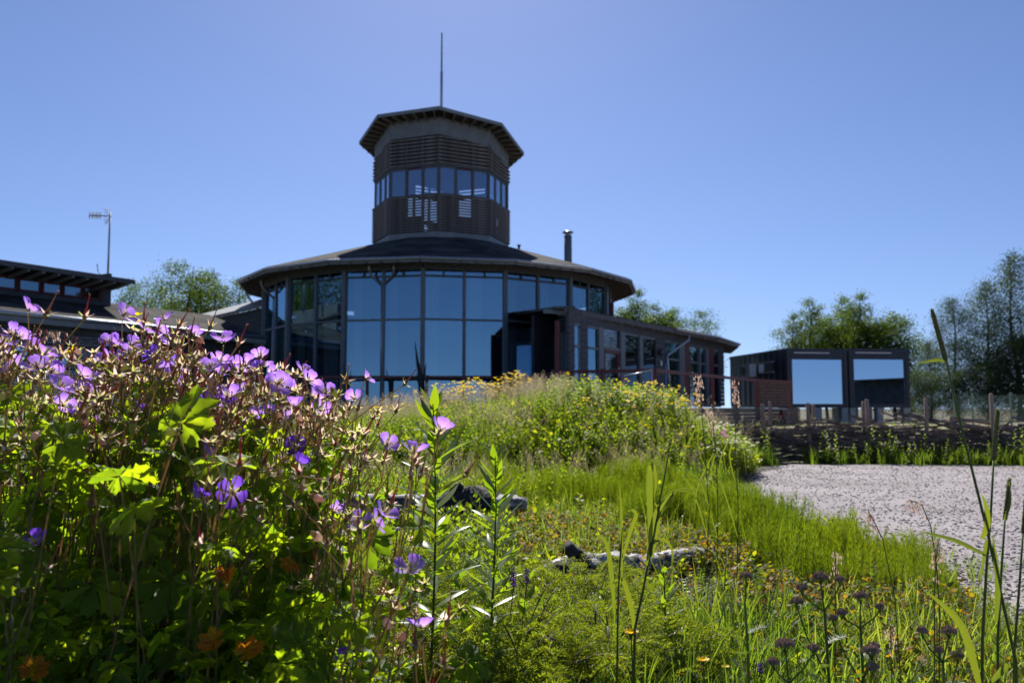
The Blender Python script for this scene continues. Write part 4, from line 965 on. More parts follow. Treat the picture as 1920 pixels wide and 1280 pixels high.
# --- cranesbills ---------------------------------------------------
def leaf_shape(seed, nl=7, teeth=True):
    """palmate cranesbill leaf, radius 1, petiole joint at the origin, folded along every lobe"""
    r_ = random.Random(seed); mb = MB(); hw = R(132)/nl
    for i in range(nl):
        a = R(-138)+R(276)*i/(nl-1) + math.pi/2; L = (1.0-.28*abs(i-(nl-1)/2)/((nl-1)/2))*r_.uniform(.9, 1.08)
        d = Vector((math.cos(a), math.sin(a), 0)); s_ = Vector((-math.sin(a), math.cos(a), 0)); dr = r_.uniform(.15, .4)
        def pt(l, w_, up=0): q = d*(l*L) + s_*(w_*L*r_.uniform(.85, 1.15)); q.z = -dr*(l*L)**2 + up*1.6 + .06*r_.uniform(-1, 1); return q
        vs = [pt(0, 0), pt(.3, 0, -.03), pt(.62, 0, -.05), pt(.85, 0, -.03), pt(1, 0)]
        for sg in (1, -1): vs += [pt(.28, sg*.10, .02), pt(.50, sg*.19, .03), pt(.72, sg*.33, .02), pt(.71, sg*.21, .02), pt(.90, sg*.20, .01), pt(.87, sg*.08, 0)]
        fs = []
        for q, o_ in ((1, 5), (-1, 11)):
            f_ = [(0, 1, o_), (o_, 1, 2, o_+1), (o_+1, 2, o_+3), (o_+1, o_+3, o_+2), (o_+3, 2, 3, o_+5), (o_+3, o_+5, o_+4), (o_+5, 3, 4)]
            fs += f_ if q > 0 else [tuple(reversed(x)) for x in f_]
        mb.add(vs, fs)
    return mb
cr_leaves = [leaf_shape(i).mesh('leaf', V_['cranes'], True) for i in range(5)]
cr_small = [leaf_shape(20+i, 5).mesh('leaf', V_['cranes'], True) for i in range(3)]
cr_old = leaf_shape(31).mesh('leaf', V_['cranes_old'])
def petalmat(name, c0, c1, c2):
    m = bpy.data.materials.new(name); m.use_nodes = True; n = m.node_tree; N = n.nodes; N.clear()
    out = N.new('ShaderNodeOutputMaterial'); tc = N.new('ShaderNodeTexCoord'); sx = N.new('ShaderNodeSeparateXYZ'); cr = N.new('ShaderNodeValToRGB')
    n.links.new(tc.outputs['Object'], sx.inputs[0]); wv = N.new('ShaderNodeTexNoise'); wv.inputs['Scale'].default_value = 6
    mp = N.new('ShaderNodeMapping'); mp.inputs['Scale'].default_value = (7, .6, .6); n.links.new(tc.outputs['Object'], mp.inputs[0]); n.links.new(mp.outputs[0], wv.inputs[0])
    ad = N.new('ShaderNodeMath'); ad.operation = 'MULTIPLY_ADD'; ad.inputs[1].default_value = .35; n.links.new(wv.outputs[0], ad.inputs[0]); n.links.new(sx.outputs[1], ad.inputs[2])
    n.links.new(ad.outputs[0], cr.inputs[0]); e = cr.color_ramp.elements; e[0].position = .2; e[0].color = (*c0, 1); e[1].position = 1.1 if False else 1.0; e[1].color = (*c2, 1); x = e.new(.55); x.color = (*c1, 1)
    pr = N.new('ShaderNodeBsdfPrincipled'); pr.inputs['Roughness'].default_value = .5; tr = N.new('ShaderNodeBsdfTranslucent'); n.links.new(cr.outputs[0], pr.inputs['Base Color'])
    mu = N.new('ShaderNodeMix'); mu.data_type = 'RGBA'; mu.blend_type = 'MULTIPLY'; mu.inputs[0].default_value = 1; mu.clamp_result = False; mu.inputs[7].default_value = (1.5, 1.35, 1.35, 1); n.links.new(cr.outputs[0], mu.inputs[6]); n.links.new(mu.outputs[2], tr.inputs[0])
    ms = N.new('ShaderNodeMixShader'); ms.inputs[0].default_value = .6; n.links.new(pr.outputs[0], ms.inputs[1]); n.links.new(tr.outputs[0], ms.inputs[2]); n.links.new(ms.outputs[0], out.inputs[0]); return m
V_['petal'] = petalmat('violet_petal', (.85, .78, .92), (.50, .32, .82), (.34, .17, .76))
V_['petal_deep'] = petalmat('deep_violet_petal', (.5, .4, .75), (.20, .09, .60), (.14, .05, .54))
def petal_mesh(seed, m):
    r_ = random.Random(seed); mb = MB(); rows = [(0, .06), (.25, .22), (.5, .52), (.75, .68), (.93, .52), (1.0, .26)]; vs = []
    cup = r_.uniform(.25, .5)
    for (y, w_) in rows:
        for k in range(5):
            u = (k-2)/2; yy = y - (.07*(1-abs(u)) if y > .98 else 0) + (0 if y < .9 else -.05*u*u)
            vs.append((u*w_*.5, yy, cup*y*y*.45 + .10*u*u*w_ + .03*r_.uniform(-1, 1)*y))
    mb.add(vs, [(5*j+k, 5*j+k+1, 5*j+k+6, 5*j+k+5) for j in range(5) for k in range(4)]); return mb.mesh('petal', m, True)
petals = [petal_mesh(i, V_['petal']) for i in range(4)]; petals_d = [petal_mesh(9+i, V_['petal_deep']) for i in range(2)]
V_['sepal'] = leafmat('sepal', [(.30, .32, .09), (.46, .30, .22), (.55, .42, .34), (.26, .31, .06), (.36, .36, .12)], .62, tboost=(2.1, 2.0, 2.1))
V_['beak'] = leafmat('beak', [(.36, .06, .07), (.26, .13, .09), (.30, .20, .10)], .4, tboost=(1.9, 1.4, 1.4))
def sepals(mb, L=.010, spread=.9, z=0, n=5, hairs=True, r_=rnd):
    for k in range(n):
        a = k*6.283/n + r_.uniform(-.15, .15); e_ = spread*r_.uniform(.7, 1.3); d = Vector((math.cos(a)*math.sin(e_), math.sin(a)*math.sin(e_), math.cos(e_))); s_ = Vector((-math.sin(a), math.cos(a), 0)); p = Vector((0, 0, z))
        up = d.cross(s_)
        vs = [p, p+d*L*.35+s_*L*.2, p+d*L*.8+s_*L*.13, p+d*L*1.25, p+d*L*.8-s_*L*.13, p+d*L*.35-s_*L*.2, p+d*L*.5-up*L*.08]
        mb.add(vs, [(0, 1, 6), (1, 2, 6), (2, 3, 6), (3, 4, 6), (4, 5, 6), (5, 0, 6)], 0)
        if hairs:
            for q in range(4):
                h0 = p+d*L*r_.uniform(.1, .9); hd = (Vector((r_.uniform(-1, 1), r_.uniform(-1, 1), r_.uniform(-1, 1)))).normalized()*.0035; mb.add([h0, h0+s_*.0004, h0+hd], [(0, 1, 2)], 0)
def calyx_mesh(seed, kind):
    r_ = random.Random(seed); mb = MB()
    mb.tube([(0, 0, -.004), (0, 0, 0), (0, 0, .004)], [.0012, .003, .002], 6, 3)
    if kind == 'beak':
        sepals(mb, .0105, r_.uniform(.75, 1.25), 0, r_=r_); mb.tube([(0, 0, .002), (0, 0, .010), (0, 0, .022), (.0004, 0, .027)], [.0024, .0012, .0005, .0009], 5, 1)
        for k in range(4): a = k*1.57; mb.add([(0, 0, .026), (.0006, 0, .027), (math.cos(a)*.002, math.sin(a)*.002, .030)], [(0, 1, 2)], 1)
    elif kind == 'open': sepals(mb, .0115, r_.uniform(1.0, 1.5), 0, r_=r_)
    else:
        mb.tube([(0, 0, 0), (0, 0, .004), (0, 0, .009), (0, 0, .014)], [.002, .0042, .0035, .0005], 7, 0)
        for k in range(14): a = r_.uniform(0, 6.28); z = r_.uniform(0, .01); d = Vector((math.cos(a), math.sin(a), .3)); mb.add([Vector((0, 0, z))+d*.003, Vector((0, .0004, z))+d*.003, Vector((0, 0, z+.001))+d*.0068], [(0, 1, 2)], 0)
    return mb.mesh({'beak': 'seed_head', 'open': 'calyx', 'bud': 'bud'}[kind], [V_['sepal'], V_['beak'], V_['hstem'], V_['hstem']])
cal = [calyx_mesh(i, 'beak') for i in range(5)]; cal_o = [calyx_mesh(10+i, 'open') for i in range(3)]; cal_b = [calyx_mesh(20+i, 'bud') for i in range(2)]
fb = MB(); sepals(fb, .009, 1.0); fb.tube([(0, 0, 0), (0, 0, .006), (0, 0, .011)], [.0022, .001, .0004], 5, 1)
for k in range(10):
    a = k*.628; fb.tube([(0, 0, .002), (math.cos(a)*.004, math.sin(a)*.004, .009)], [.0002, .0004], 3, 2)
fl_core = fb.mesh('flower', [V_['sepal'], V_['beak'], V_['whitepet']])
def orient(o, p, d, roll=0, s=1):
    q = Vector(d).normalized().to_track_quat('Z', 'Y'); o.matrix_basis = Matrix.Translation(p) @ q.to_matrix().to_4x4() @ Matrix.Rotation(roll, 4, 'Z') @ Matrix.Diagonal((s, s, s, 1))
def put_flower(parent, p, d, size=.0155, deep=False, openness=None):
    o = link('flower', fl_core, parent); orient(o, p, d, rnd.uniform(0, 6.28), rnd.uniform(.9, 1.1))
    opn = openness if openness is not None else rnd.uniform(.1, .75); nn = 5
    for k in range(nn):
        if openness is None and rnd.random() < .07: continue
        q = link('petal', (petals_d if deep else petals)[rnd.randrange(2 if deep else 4)], o)
        s_ = size*rnd.uniform(.9, 1.1)
        q.matrix_basis = Matrix.Rotation(k*1.2566+rnd.uniform(-.12, .12), 4, 'Z') @ Matrix.Translation((0, .0015, .001)) @ Matrix.Rotation(opn*rnd.uniform(.8, 1.2), 4, 'X') @ Matrix.Diagonal((s_*1.15, s_, s_, 1))
    return o
FL = [(53, 582), (40, 630), (5, 643), (60, 655), (83, 665), (230, 592), (295, 617), (273, 622), (365, 632), (420, 643), (302, 642), (247, 648), (242, 663), (290, 667), (220, 687), (163, 710), (110, 730), (117, 760),
      (333, 723), (440, 687), (487, 670), (410, 703), (567, 697), (610, 740), (600, 770), (360, 760), (420, 757), (470, 777), (257, 770), (180, 795), (340, 833), (380, 853), (553, 837), (560, 872), (437, 923), (363, 933),
      (540, 933), (220, 895), (685, 710), (665, 748), (725, 835), (775, 850), (825, 808), (672, 978), (702, 978), (718, 965), (770, 1070), (790, 1178), (652, 1244), (20, 997), (67, 1018), (30, 690), (8, 672), (205, 672), (145, 735), (310, 600), (395, 690), (520, 720), (625, 960)]
DEEP = {(290, 667), (257, 770), (360, 760), (437, 923), (363, 933), (652, 1244), (560, 872), (553, 837), (420, 757), (67, 1018), (220, 895), (302, 642)}
SIL = [(-100, 600), (0, 612), (50, 590), (130, 668), (200, 615), (240, 600), (310, 615), (400, 650), (500, 672), (600, 705), (690, 735), (760, 860), (830, 830)]
def sil(px):
    for (a, ya_), (b_, yb_) in zip(SIL, SIL[1:]):
        if a <= px <= b_: return ya_+(yb_-ya_)*(px-a)/(b_-a)
    return 900
PL = [  # px of the root, depth, label
    (-60, 1.25, 'pale flowered cranesbill at the far left edge against the wing windows'),
    (45, 1.15, 'cranesbill with pinkish flowers beside the curved grass heads at the left'),
    (130, 1.35, 'cranesbill with paired pale flowers below the buttercups by the wing window'),
    (185, 1.12, 'tallest cranesbill, its top flower standing against the left wing roof'),
    (255, 1.3, 'cranesbill with a crowd of violet flowers in front of the left wing gutter'),
    (330, 1.18, 'cranesbill with two single flowers standing clear before the dark wing wall'),
    (420, 1.4, 'cranesbill in front of the left corner of the rotunda glass'),
    (480, 1.22, 'cranesbill with flowers against the dark lower rotunda glass'),
    (560, 1.35, 'cranesbill leaning right, its two flowers against the pale lower glass'),
    (300, 1.02, 'near cranesbill with the deep violet flower facing the camera'),
    (600, 1.12, 'cranesbill reaching far right to the paired flowers beside the willowherb'),
    (610, 1.0, 'low cranesbill with flowers near the bottom centre of the picture'),
    (60, .98, 'near dark leaved cranesbill in the bottom left corner')]
plants = []
for (px, Y, lb) in PL:
    x = XY(px, Y, .3); e_ = empty('wood_cranesbill', (x, Y, gz(x, Y))); tag(e_, lb, 'cranesbill', 'wood cranesbills in the left foreground'); plants.append(dict(e=e_, px=px, Y=Y, o=Vector((x, Y, gz(x, Y))), mb=MB(), nl=0, nc=0))
def curve(a, b_, n=6, bend=Vector((0, 0, 0))):
    a = Vector(a); b_ = Vector(b_); return [a.lerp(b_, i/n) + bend*(4*(i/n)*(1-i/n)) for i in range(n+1)]
def put_leaf(pl, p, size, small=False, mesh=None, tilt=None):
    m_ = mesh or (rnd.choice(cr_small) if small else rnd.choice(cr_leaves)); o = link('leaf', m_, pl['e'])
    d = Vector((rnd.gauss(0, .6), rnd.gauss(-.35, .65), .9)) if tilt is None else Vector(tilt); orient(o, p, d, rnd.uniform(0, 6.28), size); pl['nl'] += 1; return o
def spray(pl, tgt, flower=False, deep=False, ncal=4, face=None):
    """one stem of plant pl, forking near its top into pedicels; tgt in world"""
    T = tgt - pl['o']; mb = pl['mb']; root = Vector((rnd.gauss(0, .05), rnd.gauss(0, .05), 0))
    lean = Vector((T.x-root.x, T.y-root.y, 0)); node = Vector((T.x, T.y, T.z)) - lean.normalized()*rnd.uniform(.02, .05) - Vector((0, 0, rnd.uniform(.07, .13)))
    if lean.length > .28: root = Vector((T.x, T.y, 0)) - lean.normalized()*.28 + Vector((rnd.gauss(0, .03), rnd.gauss(0, .03), 0))
    if node.z < .06: node.z = .06
    mid = root.lerp(node, .5) - lean*.08
    pts = curve(root, node, 7, (mid-root.lerp(node, .5))+Vector((rnd.gauss(0, .012), rnd.gauss(0, .012), 0)))
    mb.tube(pts, [.0019-.0007*i/7 for i in range(8)], 5, cap=False)
    for sg in (-1, 1):
        if rnd.random() < .9: put_leaf(pl, node+Vector((0, 0, 0)), rnd.uniform(.022, .040), True, tilt=(sg*.6+rnd.gauss(0, .3), rnd.gauss(-.2, .4), 1))
    if rnd.random() < .6:
        i = rnd.randrange(3, 6); put_leaf(pl, pts[i]+Vector((rnd.gauss(0, .02), rnd.gauss(0, .02), .01)), rnd.uniform(.035, .06))
    ends = []
    if flower: ends.append(('f', T))
    for k in range(ncal): ends.append(('c', T + Vector((rnd.gauss(0, .026), rnd.gauss(0, .03), -abs(rnd.gauss(.012, .024))))))
    for g in range(0, len(ends), 2):
        grp = ends[g:g+2]; c = sum((q[1] for q in grp), Vector())/len(grp); fk = node.lerp(c, .5)+Vector((rnd.gauss(0, .006), rnd.gauss(0, .006), -.006))
        mb.tube([node, node.lerp(fk, .5)+Vector((0, 0, .003)), fk], [.0012, .001, .0009], 4, cap=False)
        for kind, q in grp:
            dr = (q-fk).normalized(); d2 = (dr+Vector((rnd.gauss(0, .25), rnd.gauss(0, .25), .7))).normalized()
            mb.tube([fk, fk.lerp(q, .5)+Vector((rnd.gauss(0, .002), 0, -.002)), q-d2*.003], [.0009, .0007, .0008], 4, cap=False)
            if kind == 'f':
                put_flower(pl['e'], q, face or (rnd.gauss(.3, .45), rnd.gauss(.05, .5), rnd.uniform(.35, 1)), .0172 if not face else .019, deep, .15 if face else None)
            else:
                r_ = rnd.random(); m_ = rnd.choice(cal) if r_ < .62 else (rnd.choice(cal_o) if r_ < .86 else rnd.choice(cal_b)); o = link(m_.name.split('.')[0], m_, pl['e'])
                if m_ in cal_b: d2 = Vector((rnd.gauss(0, .5), rnd.gauss(0, .5), -.4))
                orient(o, q, d2, rnd.uniform(0, 6.28), rnd.uniform(.85, 1.2)); pl['nc'] += 1
for _ in range(36):
    px = rnd.uniform(0, 640); FL.append((px, sil(px)+abs(rnd.gauss(0, 75))+15))
for (px, py) in FL:
    cand = sorted(plants, key=lambda q: abs(q['px']+60+(40 if py > 900 else 0)-px) + (0 if ((py > 860) == (q['Y'] < 1.13)) else 120) + (0 if not (px > 640 and q['px'] < 540) else 200))[0]
    if px > 760 and py < 900 or (px, py) in ((725, 835),): cand = plants[10]
    Y = cand['Y'] + rnd.uniform(-.16, .04); t = P(px, py, Y)
    spray(cand, t, True, (px, py) in DEEP, rnd.randint(2, 4), face=(.05, -1, .15) if (px, py) == (437, 923) else None)
for i in range(110):
    px = rnd.uniform(-40, 690)**1.0; pl = min(plants[:11], key=lambda q: abs(q['px']+50+rnd.gauss(0, 50)-px)); y0 = sil(px)
    py = y0 + 12 + abs(rnd.gauss(0, 95)); Y = pl['Y']+rnd.uniform(-.12, .3); spray(pl, P(px, py, Y), False, False, rnd.randint(4, 6))
for i in range(9):
    px = rnd.uniform(560, 790); py = rnd.uniform(880, 1240); pl = plants[10+i % 2]; spray(pl, P(px, py, pl['Y']+rnd.uniform(0, .2)), False, False, 4)
# bigger leaves on petioles
for pl in plants:
    for i in range(26):
        dx, dy = rnd.gauss(.05, .12), rnd.gauss(.03, .12); pxx = pxm(pl['o'].x+dx, pl['Y']+dy, .3)
        zmax = .65 - (sil(max(-90, min(820, pxx)))+205-765)/1600*(pl['Y']+dy)
        if pxx > 640: zmax = min(zmax, .2)
        z = rnd.uniform(.08, max(.12, zmax)); p = Vector((dx, dy, z))
        if pl['Y']+dy < .88: continue
        if pxx > 560 and z > .38 and pl['Y']+dy < 1.25: continue
        pl['mb'].tube(curve((rnd.gauss(0, .02), rnd.gauss(0, .02), 0), p, 5, Vector((0, 0, .03))), .0011, 4, cap=False)
        put_leaf(pl, p, rnd.uniform(.036, .058) if pl['Y']+dy > 1.05 else rnd.uniform(.032, .050))
    pl['mb'].build('stem', V_['hstem'], pl['e'])
for (px, py, k, sz) in ((430, 1088, 9, .020), (420, 1070, 9, .014), (402, 1200, 9, .022), (462, 1222, 9, .024), (62, 1258, 12, .020), (545, 1060, 10, .018)):
    pl = plants[k]; q = P(px, py, pl['Y']-.06)-pl['o']; o = put_leaf(pl, q, sz, mesh=cr_old, tilt=(rnd.gauss(.5, .3), rnd.gauss(-.5, .3), rnd.gauss(.1, .3))); o['label'] = 'withered orange leaf'
# undergrowth mass of the same leaves behind
lt = [tri(leaf_shape(40+i, 5)) for i in range(3)]
n_ = 950; pos = []
while len(pos) < n_:
    y = rnd.uniform(1.3, 1.9); px = rnd.uniform(-120, 620); x = XY(px, y, .3); zm = .65-(sil(px)+150-765)/1600*y
    pos.append((x, y, rnd.uniform(.03, max(.1, zm))))
pos = np.array(pos, np.float32)
merged('cranesbill_undergrowth', [V_['cranes']], [(lt[k], pos[k::3], rs.uniform(0, 6.28, len(pos[k::3])), rs.uniform(0, 1.2, len(pos[k::3])), rs.uniform(0, 6.28, len(pos[k::3])), rs.uniform(.03, .06, len(pos[k::3]))) for k in range(3)], 'mass of cranesbill leaves behind the flowering plants')
pos = []
while len(pos) < 780:
    y = rnd.uniform(.93, 1.25); px = rnd.uniform(-60, 610); x = XY(px, y, .2); pos.append((x, y, rnd.uniform(.06, .42)))
pos = np.array(pos, np.float32)
merged('low_cranesbill_leaves', [V_['cranes']], [(lt[k], pos[k::3], rs.uniform(0, 6.28, len(pos[k::3])), rs.uniform(.2, 1.3, len(pos[k::3])), rs.uniform(0, 6.28, len(pos[k::3])), rs.uniform(.016, .044, len(pos[k::3]))) for k in range(3)], 'small young cranesbill leaves low between the near stems')
mb = MB()
for i in range(230):
    y = rnd.uniform(1.3, 2.1); px = rnd.uniform(-100, 640); x = XY(px, y, .3); zt = max(.15, .65-(sil(px)+60-765)/1600*y)*rnd.uniform(.7, 1); mb.tube([(x-.06, y, 0), (x-.02, y, zt*.5), (x+rnd.gauss(.02, .03), y+rnd.gauss(0, .03), zt)], [.0016, .0013, .0009], 4, cap=False)
tag(mb.build('cranesbill_stalks', V_['hstem']), 'thicket of thin hairy stalks behind the flowering cranesbills', 'stalks', kind='stuff')

# --- willowherb stems ------------------------------------------------
V_['will'] = leafmat('willowherb_leaf', [(.07, .12, .014), (.10, .155, .016), (.12, .17, .016)], .5, tboost=(3.3, 3.2, .8), spec=.5, rough=.35)
def willow(px0, px1, py1, Y, L, n, label, wd=.014, spread=.8, mt='will'):
    top = P(px1, py1, Y); x0 = XY(px0, Y, .1); e_ = empty('willowherb', (x0, Y, gz(x0, Y))); tag(e_, label, 'willowherb'); base = Vector((0, 0, 0)); tip = top - Vector((x0, Y, gz(x0, Y)))
    pts = curve(base, tip, 8, Vector((.01, 0, 0))); mb = MB(); mb.tube(pts, [.0035-.0022*i/8 for i in range(9)], 6); mb.build('stem', V_['stem'], e_, True)
    for i in range(n):
        t = .12+.86*i/(n-1); k = min(7, int(t*8)); p = pts[k].lerp(pts[k+1], t*8-k); az = i*2.4+rnd.uniform(-.2, .2); el = .5+.75*t**3*spread+rnd.uniform(-.15, .2); l2 = L*(1.0 if t < .8 else 1-.5*(t-.8)/.2)*rnd.uniform(.8, 1.15)
        lm = MB(); d = Vector((math.cos(az)*math.cos(el), math.sin(az)*math.cos(el), math.sin(el))); s_ = d.cross(Vector((0, 0, 1))).normalized(); dr = rnd.uniform(-.05, .35)
        q = [d*l2*u - Vector((0, 0, dr*l2*u*u)) for u in (0, .2, .45, .7, .88, 1)]; ribbon(lm, q, [wd*.3, wd*.8, wd, wd*.75, wd*.35, .0003], s_, 0, .3); o = lm.build('leaf', V_[mt], e_, True); o.location = p
willow(800, 812, 748, 1.7, .10, 60, 'tall willowherb stem left, its crown against the buttercups and glass', .019)
willow(905, 928, 846, 1.8, .088, 52, 'second willowherb standing behind between the two logs', .016)
willow(1232, 1243, 1068, 1.95, .06, 24, 'short yellowish willowherb in front of the right end of the near log', .013)
willow(1135, 1128, 640+470, 2.1, .045, 8, 'small yellow green willowherb shoot left of the folded grass', .01)
willow(640, 655, 880, 1.75, .07, 18, 'willowherb half hidden behind the right cranesbills')
willow(560, 585, 830, 1.7, .07, 18, 'willowherb hidden deep among the cranesbills')

# --- tall grasses by hand ----------------------------------------------
V_['reed'] = leafmat('reed_leaf', [(.07, .10, .02), (.10, .13, .02)], .5, tboost=(3.2, 2.9, .8), spec=.6, rough=.35)
V_['cane'] = leafmat('grass_cane', [(.075, .11, .022), (.09, .12, .03)], .3, tboost=(2.4, 2.4, .9), spec=.5)
V_['timothy'] = leafmat('timothy_head', [(.09, .11, .045), (.13, .14, .06), (.18, .16, .10)], .4, tboost=(2.2, 2.2, 1.8))
def pxpath(pts, Y): return [P(a, b_, (Y if len(c) == 0 else c[0])) for (a, b_, *c) in pts]
def rel(pts, o): return [p-o for p in pts]
def tall_grass(name, label, cat, base, stem, Y, w0, w1, leaves, group=None):
    o = Vector((XY(base, Y, 0), Y, gz(XY(base, Y, 0), Y))); e_ = empty(name, o); tag(e_, label, cat, group)
    st = rel(pxpath(stem, Y), o); st = [Vector((0, 0, 0))] + st; n = len(st)
    mb = MB(); mb.tube(st, [w0+(w1-w0)*i/(n-1) for i in range(n)], 7); mb.build('stem', V_['cane'], e_, True)
    for lf in leaves:
        pts, wd, side = lf[0], lf[1], lf[2] if len(lf) > 2 else (1, 0, .2)
        q = rel(pxpath(pts, Y-.004), o); k = len(q); # refine
        fine = []; wf = []
        for i in range(k-1):
            for j in range(3):
                t = j/3; p0 = q[max(i-1, 0)]; p1 = q[i]; p2 = q[i+1]; p3 = q[min(i+2, k-1)]
                fine.append(.5*((2*p1)+(p2-p0)*t+(2*p0-5*p1+4*p2-p3)*t*t+(3*p1-p0-3*p2+p3)*t**3)); wf.append((i+t)/(k-1))
        fine.append(q[-1]); wf.append(1)
        lm = MB(); ribbon(lm, fine, [.78*wd*(min(1, .55+1.5*t) if t < .3 else max(.03, 1-((t-.3)/.7)**1.8)) for t in wf], side, 0, .25); lm.build('leaf', V_['reed'], e_, True)
    return e_, o
def timothy(label, base, stem, Y, head, r0, leaves):
    e_, o = tall_grass('timothy_grass', label, 'timothy grass', base, stem, Y, .0021, .0012, leaves, 'timothy grass stalks at the right edge')
    a, b_ = [P(x, y, Y)-o for x, y in head]; ax = (b_-a); Lh = ax.length; d = ax.normalized(); u = d.cross(Vector((0, 1, 0))).normalized(); v = d.cross(u)
    mb = MB(); mb.tube([a, a.lerp(b_, .05), a.lerp(b_, .5), a.lerp(b_, .93), b_], [r0*.4, r0*.85, r0*.8, r0*.7, r0*.3], 8, 0)
    for i in range(520):
        t = rnd.random(); az = rnd.uniform(0, 6.28); rr = r0*(.9 if t < .9 else .6); n_ = u*math.cos(az)+v*math.sin(az); p = a+ax*t+n_*rr*.75; s_ = d.cross(n_)*.0006
        mb.add([p-s_, p+s_, p+n_*.0013+d*.0022], [(0, 1, 2)], 0)
    mb.build('seed_head', V_['timothy'], e_)
timothy('tallest timothy stalk with its dark head against the trees and a leaf at its base', 1915, [(1905, 1240), (1885, 1150), (1850, 990), (1820, 870), (1795, 770), (1774, 678)], 1.02, ((1774, 678), (1747, 580)), .0036,
        [([(1774, 678), (1760, 674), (1740, 677), (1716, 682)], .0055, (0, .3, 1)), ([(1841, 1010), (1852, 985), (1850, 950), (1840, 925)], .010), ([(1868, 1165), (1872, 1100), (1866, 1040), (1861, 1000)], .009), ([(1850, 1010, ), (1845, 1040), (1838, 1090)], .006), ([(1848, 1040), (1790, 1012), (1720, 995)], .007, (0, .3, 1)), ([(1890, 1245), (1872, 1262), (1852, 1285)], .011)])
timothy('second timothy stalk with a long green head above the gravel', 1838, [(1842, 1200), (1850, 1060), (1858, 960), (1863, 862)], 1.05, ((1863, 862), (1871, 767)), .0036,
        [([(1838, 1290), (1826, 1240), (1805, 1175), (1770, 1135), (1732, 1105)], .013, (1, 0, .3))])
timothy('shorter timothy stalk with a small green head at the right edge', 1873, [(1871, 1200), (1877, 1080), (1884, 975)], 1.08, ((1884, 975), (1893, 897)), .0030, [([(1884, 975), (1894, 940), (1892, 900)], .006)])
timothy('bare timothy stalk cut by the right edge of the picture', 1900, [(1902, 1220), (1912, 1090), (1918, 1000)], 1.1, ((1918, 1000), (1924, 930)), .0028, [])
tall_grass('reed_grass', 'tall reed grass with folded grey green leaves in front of the near log', 'grass', 1185, [(1190, 1180), (1205, 1110), (1218, 1040), (1232, 960), (1245, 900), (1253, 850)], 1.35, .0024, .001,
           [([(1220, 1040), (1219, 960), (1218, 900), (1222, 868), (1230, 900), (1226, 935)], .013), ([(1215, 1060), (1222, 990), (1238, 950), (1252, 935), (1262, 922), (1258, 935)], .013), ([(1228, 985), (1240, 962), (1270, 920), (1320, 935)], .005, (0, .3, 1)),
            ([(1213, 1050), (1222, 1018), (1245, 1012), (1260, 1030), (1262, 1055)], .008), ([(1232, 955), (1260, 920), (1300, 917), (1330, 923)], .004, (0, .3, 1)), ([(1222, 1045), (1230, 1000), (1236, 960), (1226, 940)], .010)])
tall_grass('reed_grass', 'thin reed grass left of the folded one, leaf tip bent over the log', 'grass', 1155, [(1158, 1180), (1160, 1090), (1164, 1020), (1166, 985)], 1.45, .002, .0008,
           [([(1166, 1090), (1166, 1000), (1164, 940), (1161, 905)], .006), ([(1168, 1045), (1182, 995), (1193, 965), (1184, 955), (1175, 960)], .009), ([(1152, 1150), (1148, 1090), (1138, 1020), (1122, 1005), (1106, 1012)], .010), ([(1190, 1180), (1184, 1140), (1170, 1090), (1158, 1086), (1148, 1094)], .011)])
for (sx, pth, lab) in ((1320, [(1322, 1100), (1330, 960), (1318, 800), (1312, 725)], 'tall flowering grass with a pinkish plume left of the wattle fence'), (1378, [(1382, 1080), (1384, 950), (1378, 830), (1380, 735)], 'tall flowering grass with a narrow plume before the cabin side'),
                       (1345, [(1345, 1080), (1346, 950), (1343, 860), (1336, 790)], 'tall white tipped grass between the two plumed grasses')):
    Y = 2.7; e_, o = tall_grass('flowering_grass', lab, 'grass', sx, pth, Y, .002, .0012,
        [([(pth[-1][0]+2, pth[-1][1]+60), (pth[-1][0]-14, pth[-1][1]+90), (pth[-1][0]-30, pth[-1][1]+130), (pth[-1][0]-34, pth[-1][1]+190)], .006), ([(pth[-2][0], pth[-2][1]+70), (pth[-2][0]-10, pth[-2][1]+20), (pth[-2][0]+10, pth[-2][1]-20), (pth[-2][0]+22, pth[-2][1]+60)], .005), ([(pth[1][0], pth[1][1]+60), (pth[1][0]-30, pth[1][1]-40), (pth[1][0]-55, pth[1][1]-70)], .005)])
    mb = MB(); top = P(*pth[-1], Y)-o
    for i in range(60):
        t = rnd.random(); p = top + Vector((rnd.gauss(0, .007)-.01*t, rnd.gauss(0, .006), -.05+.08*t)); mb.add([p, p+Vector((.004, 0, .001)), p+Vector((.0015, 0, .011))], [(0, 1, 2)])
    mb.build('plume', V_['straw'], e_)
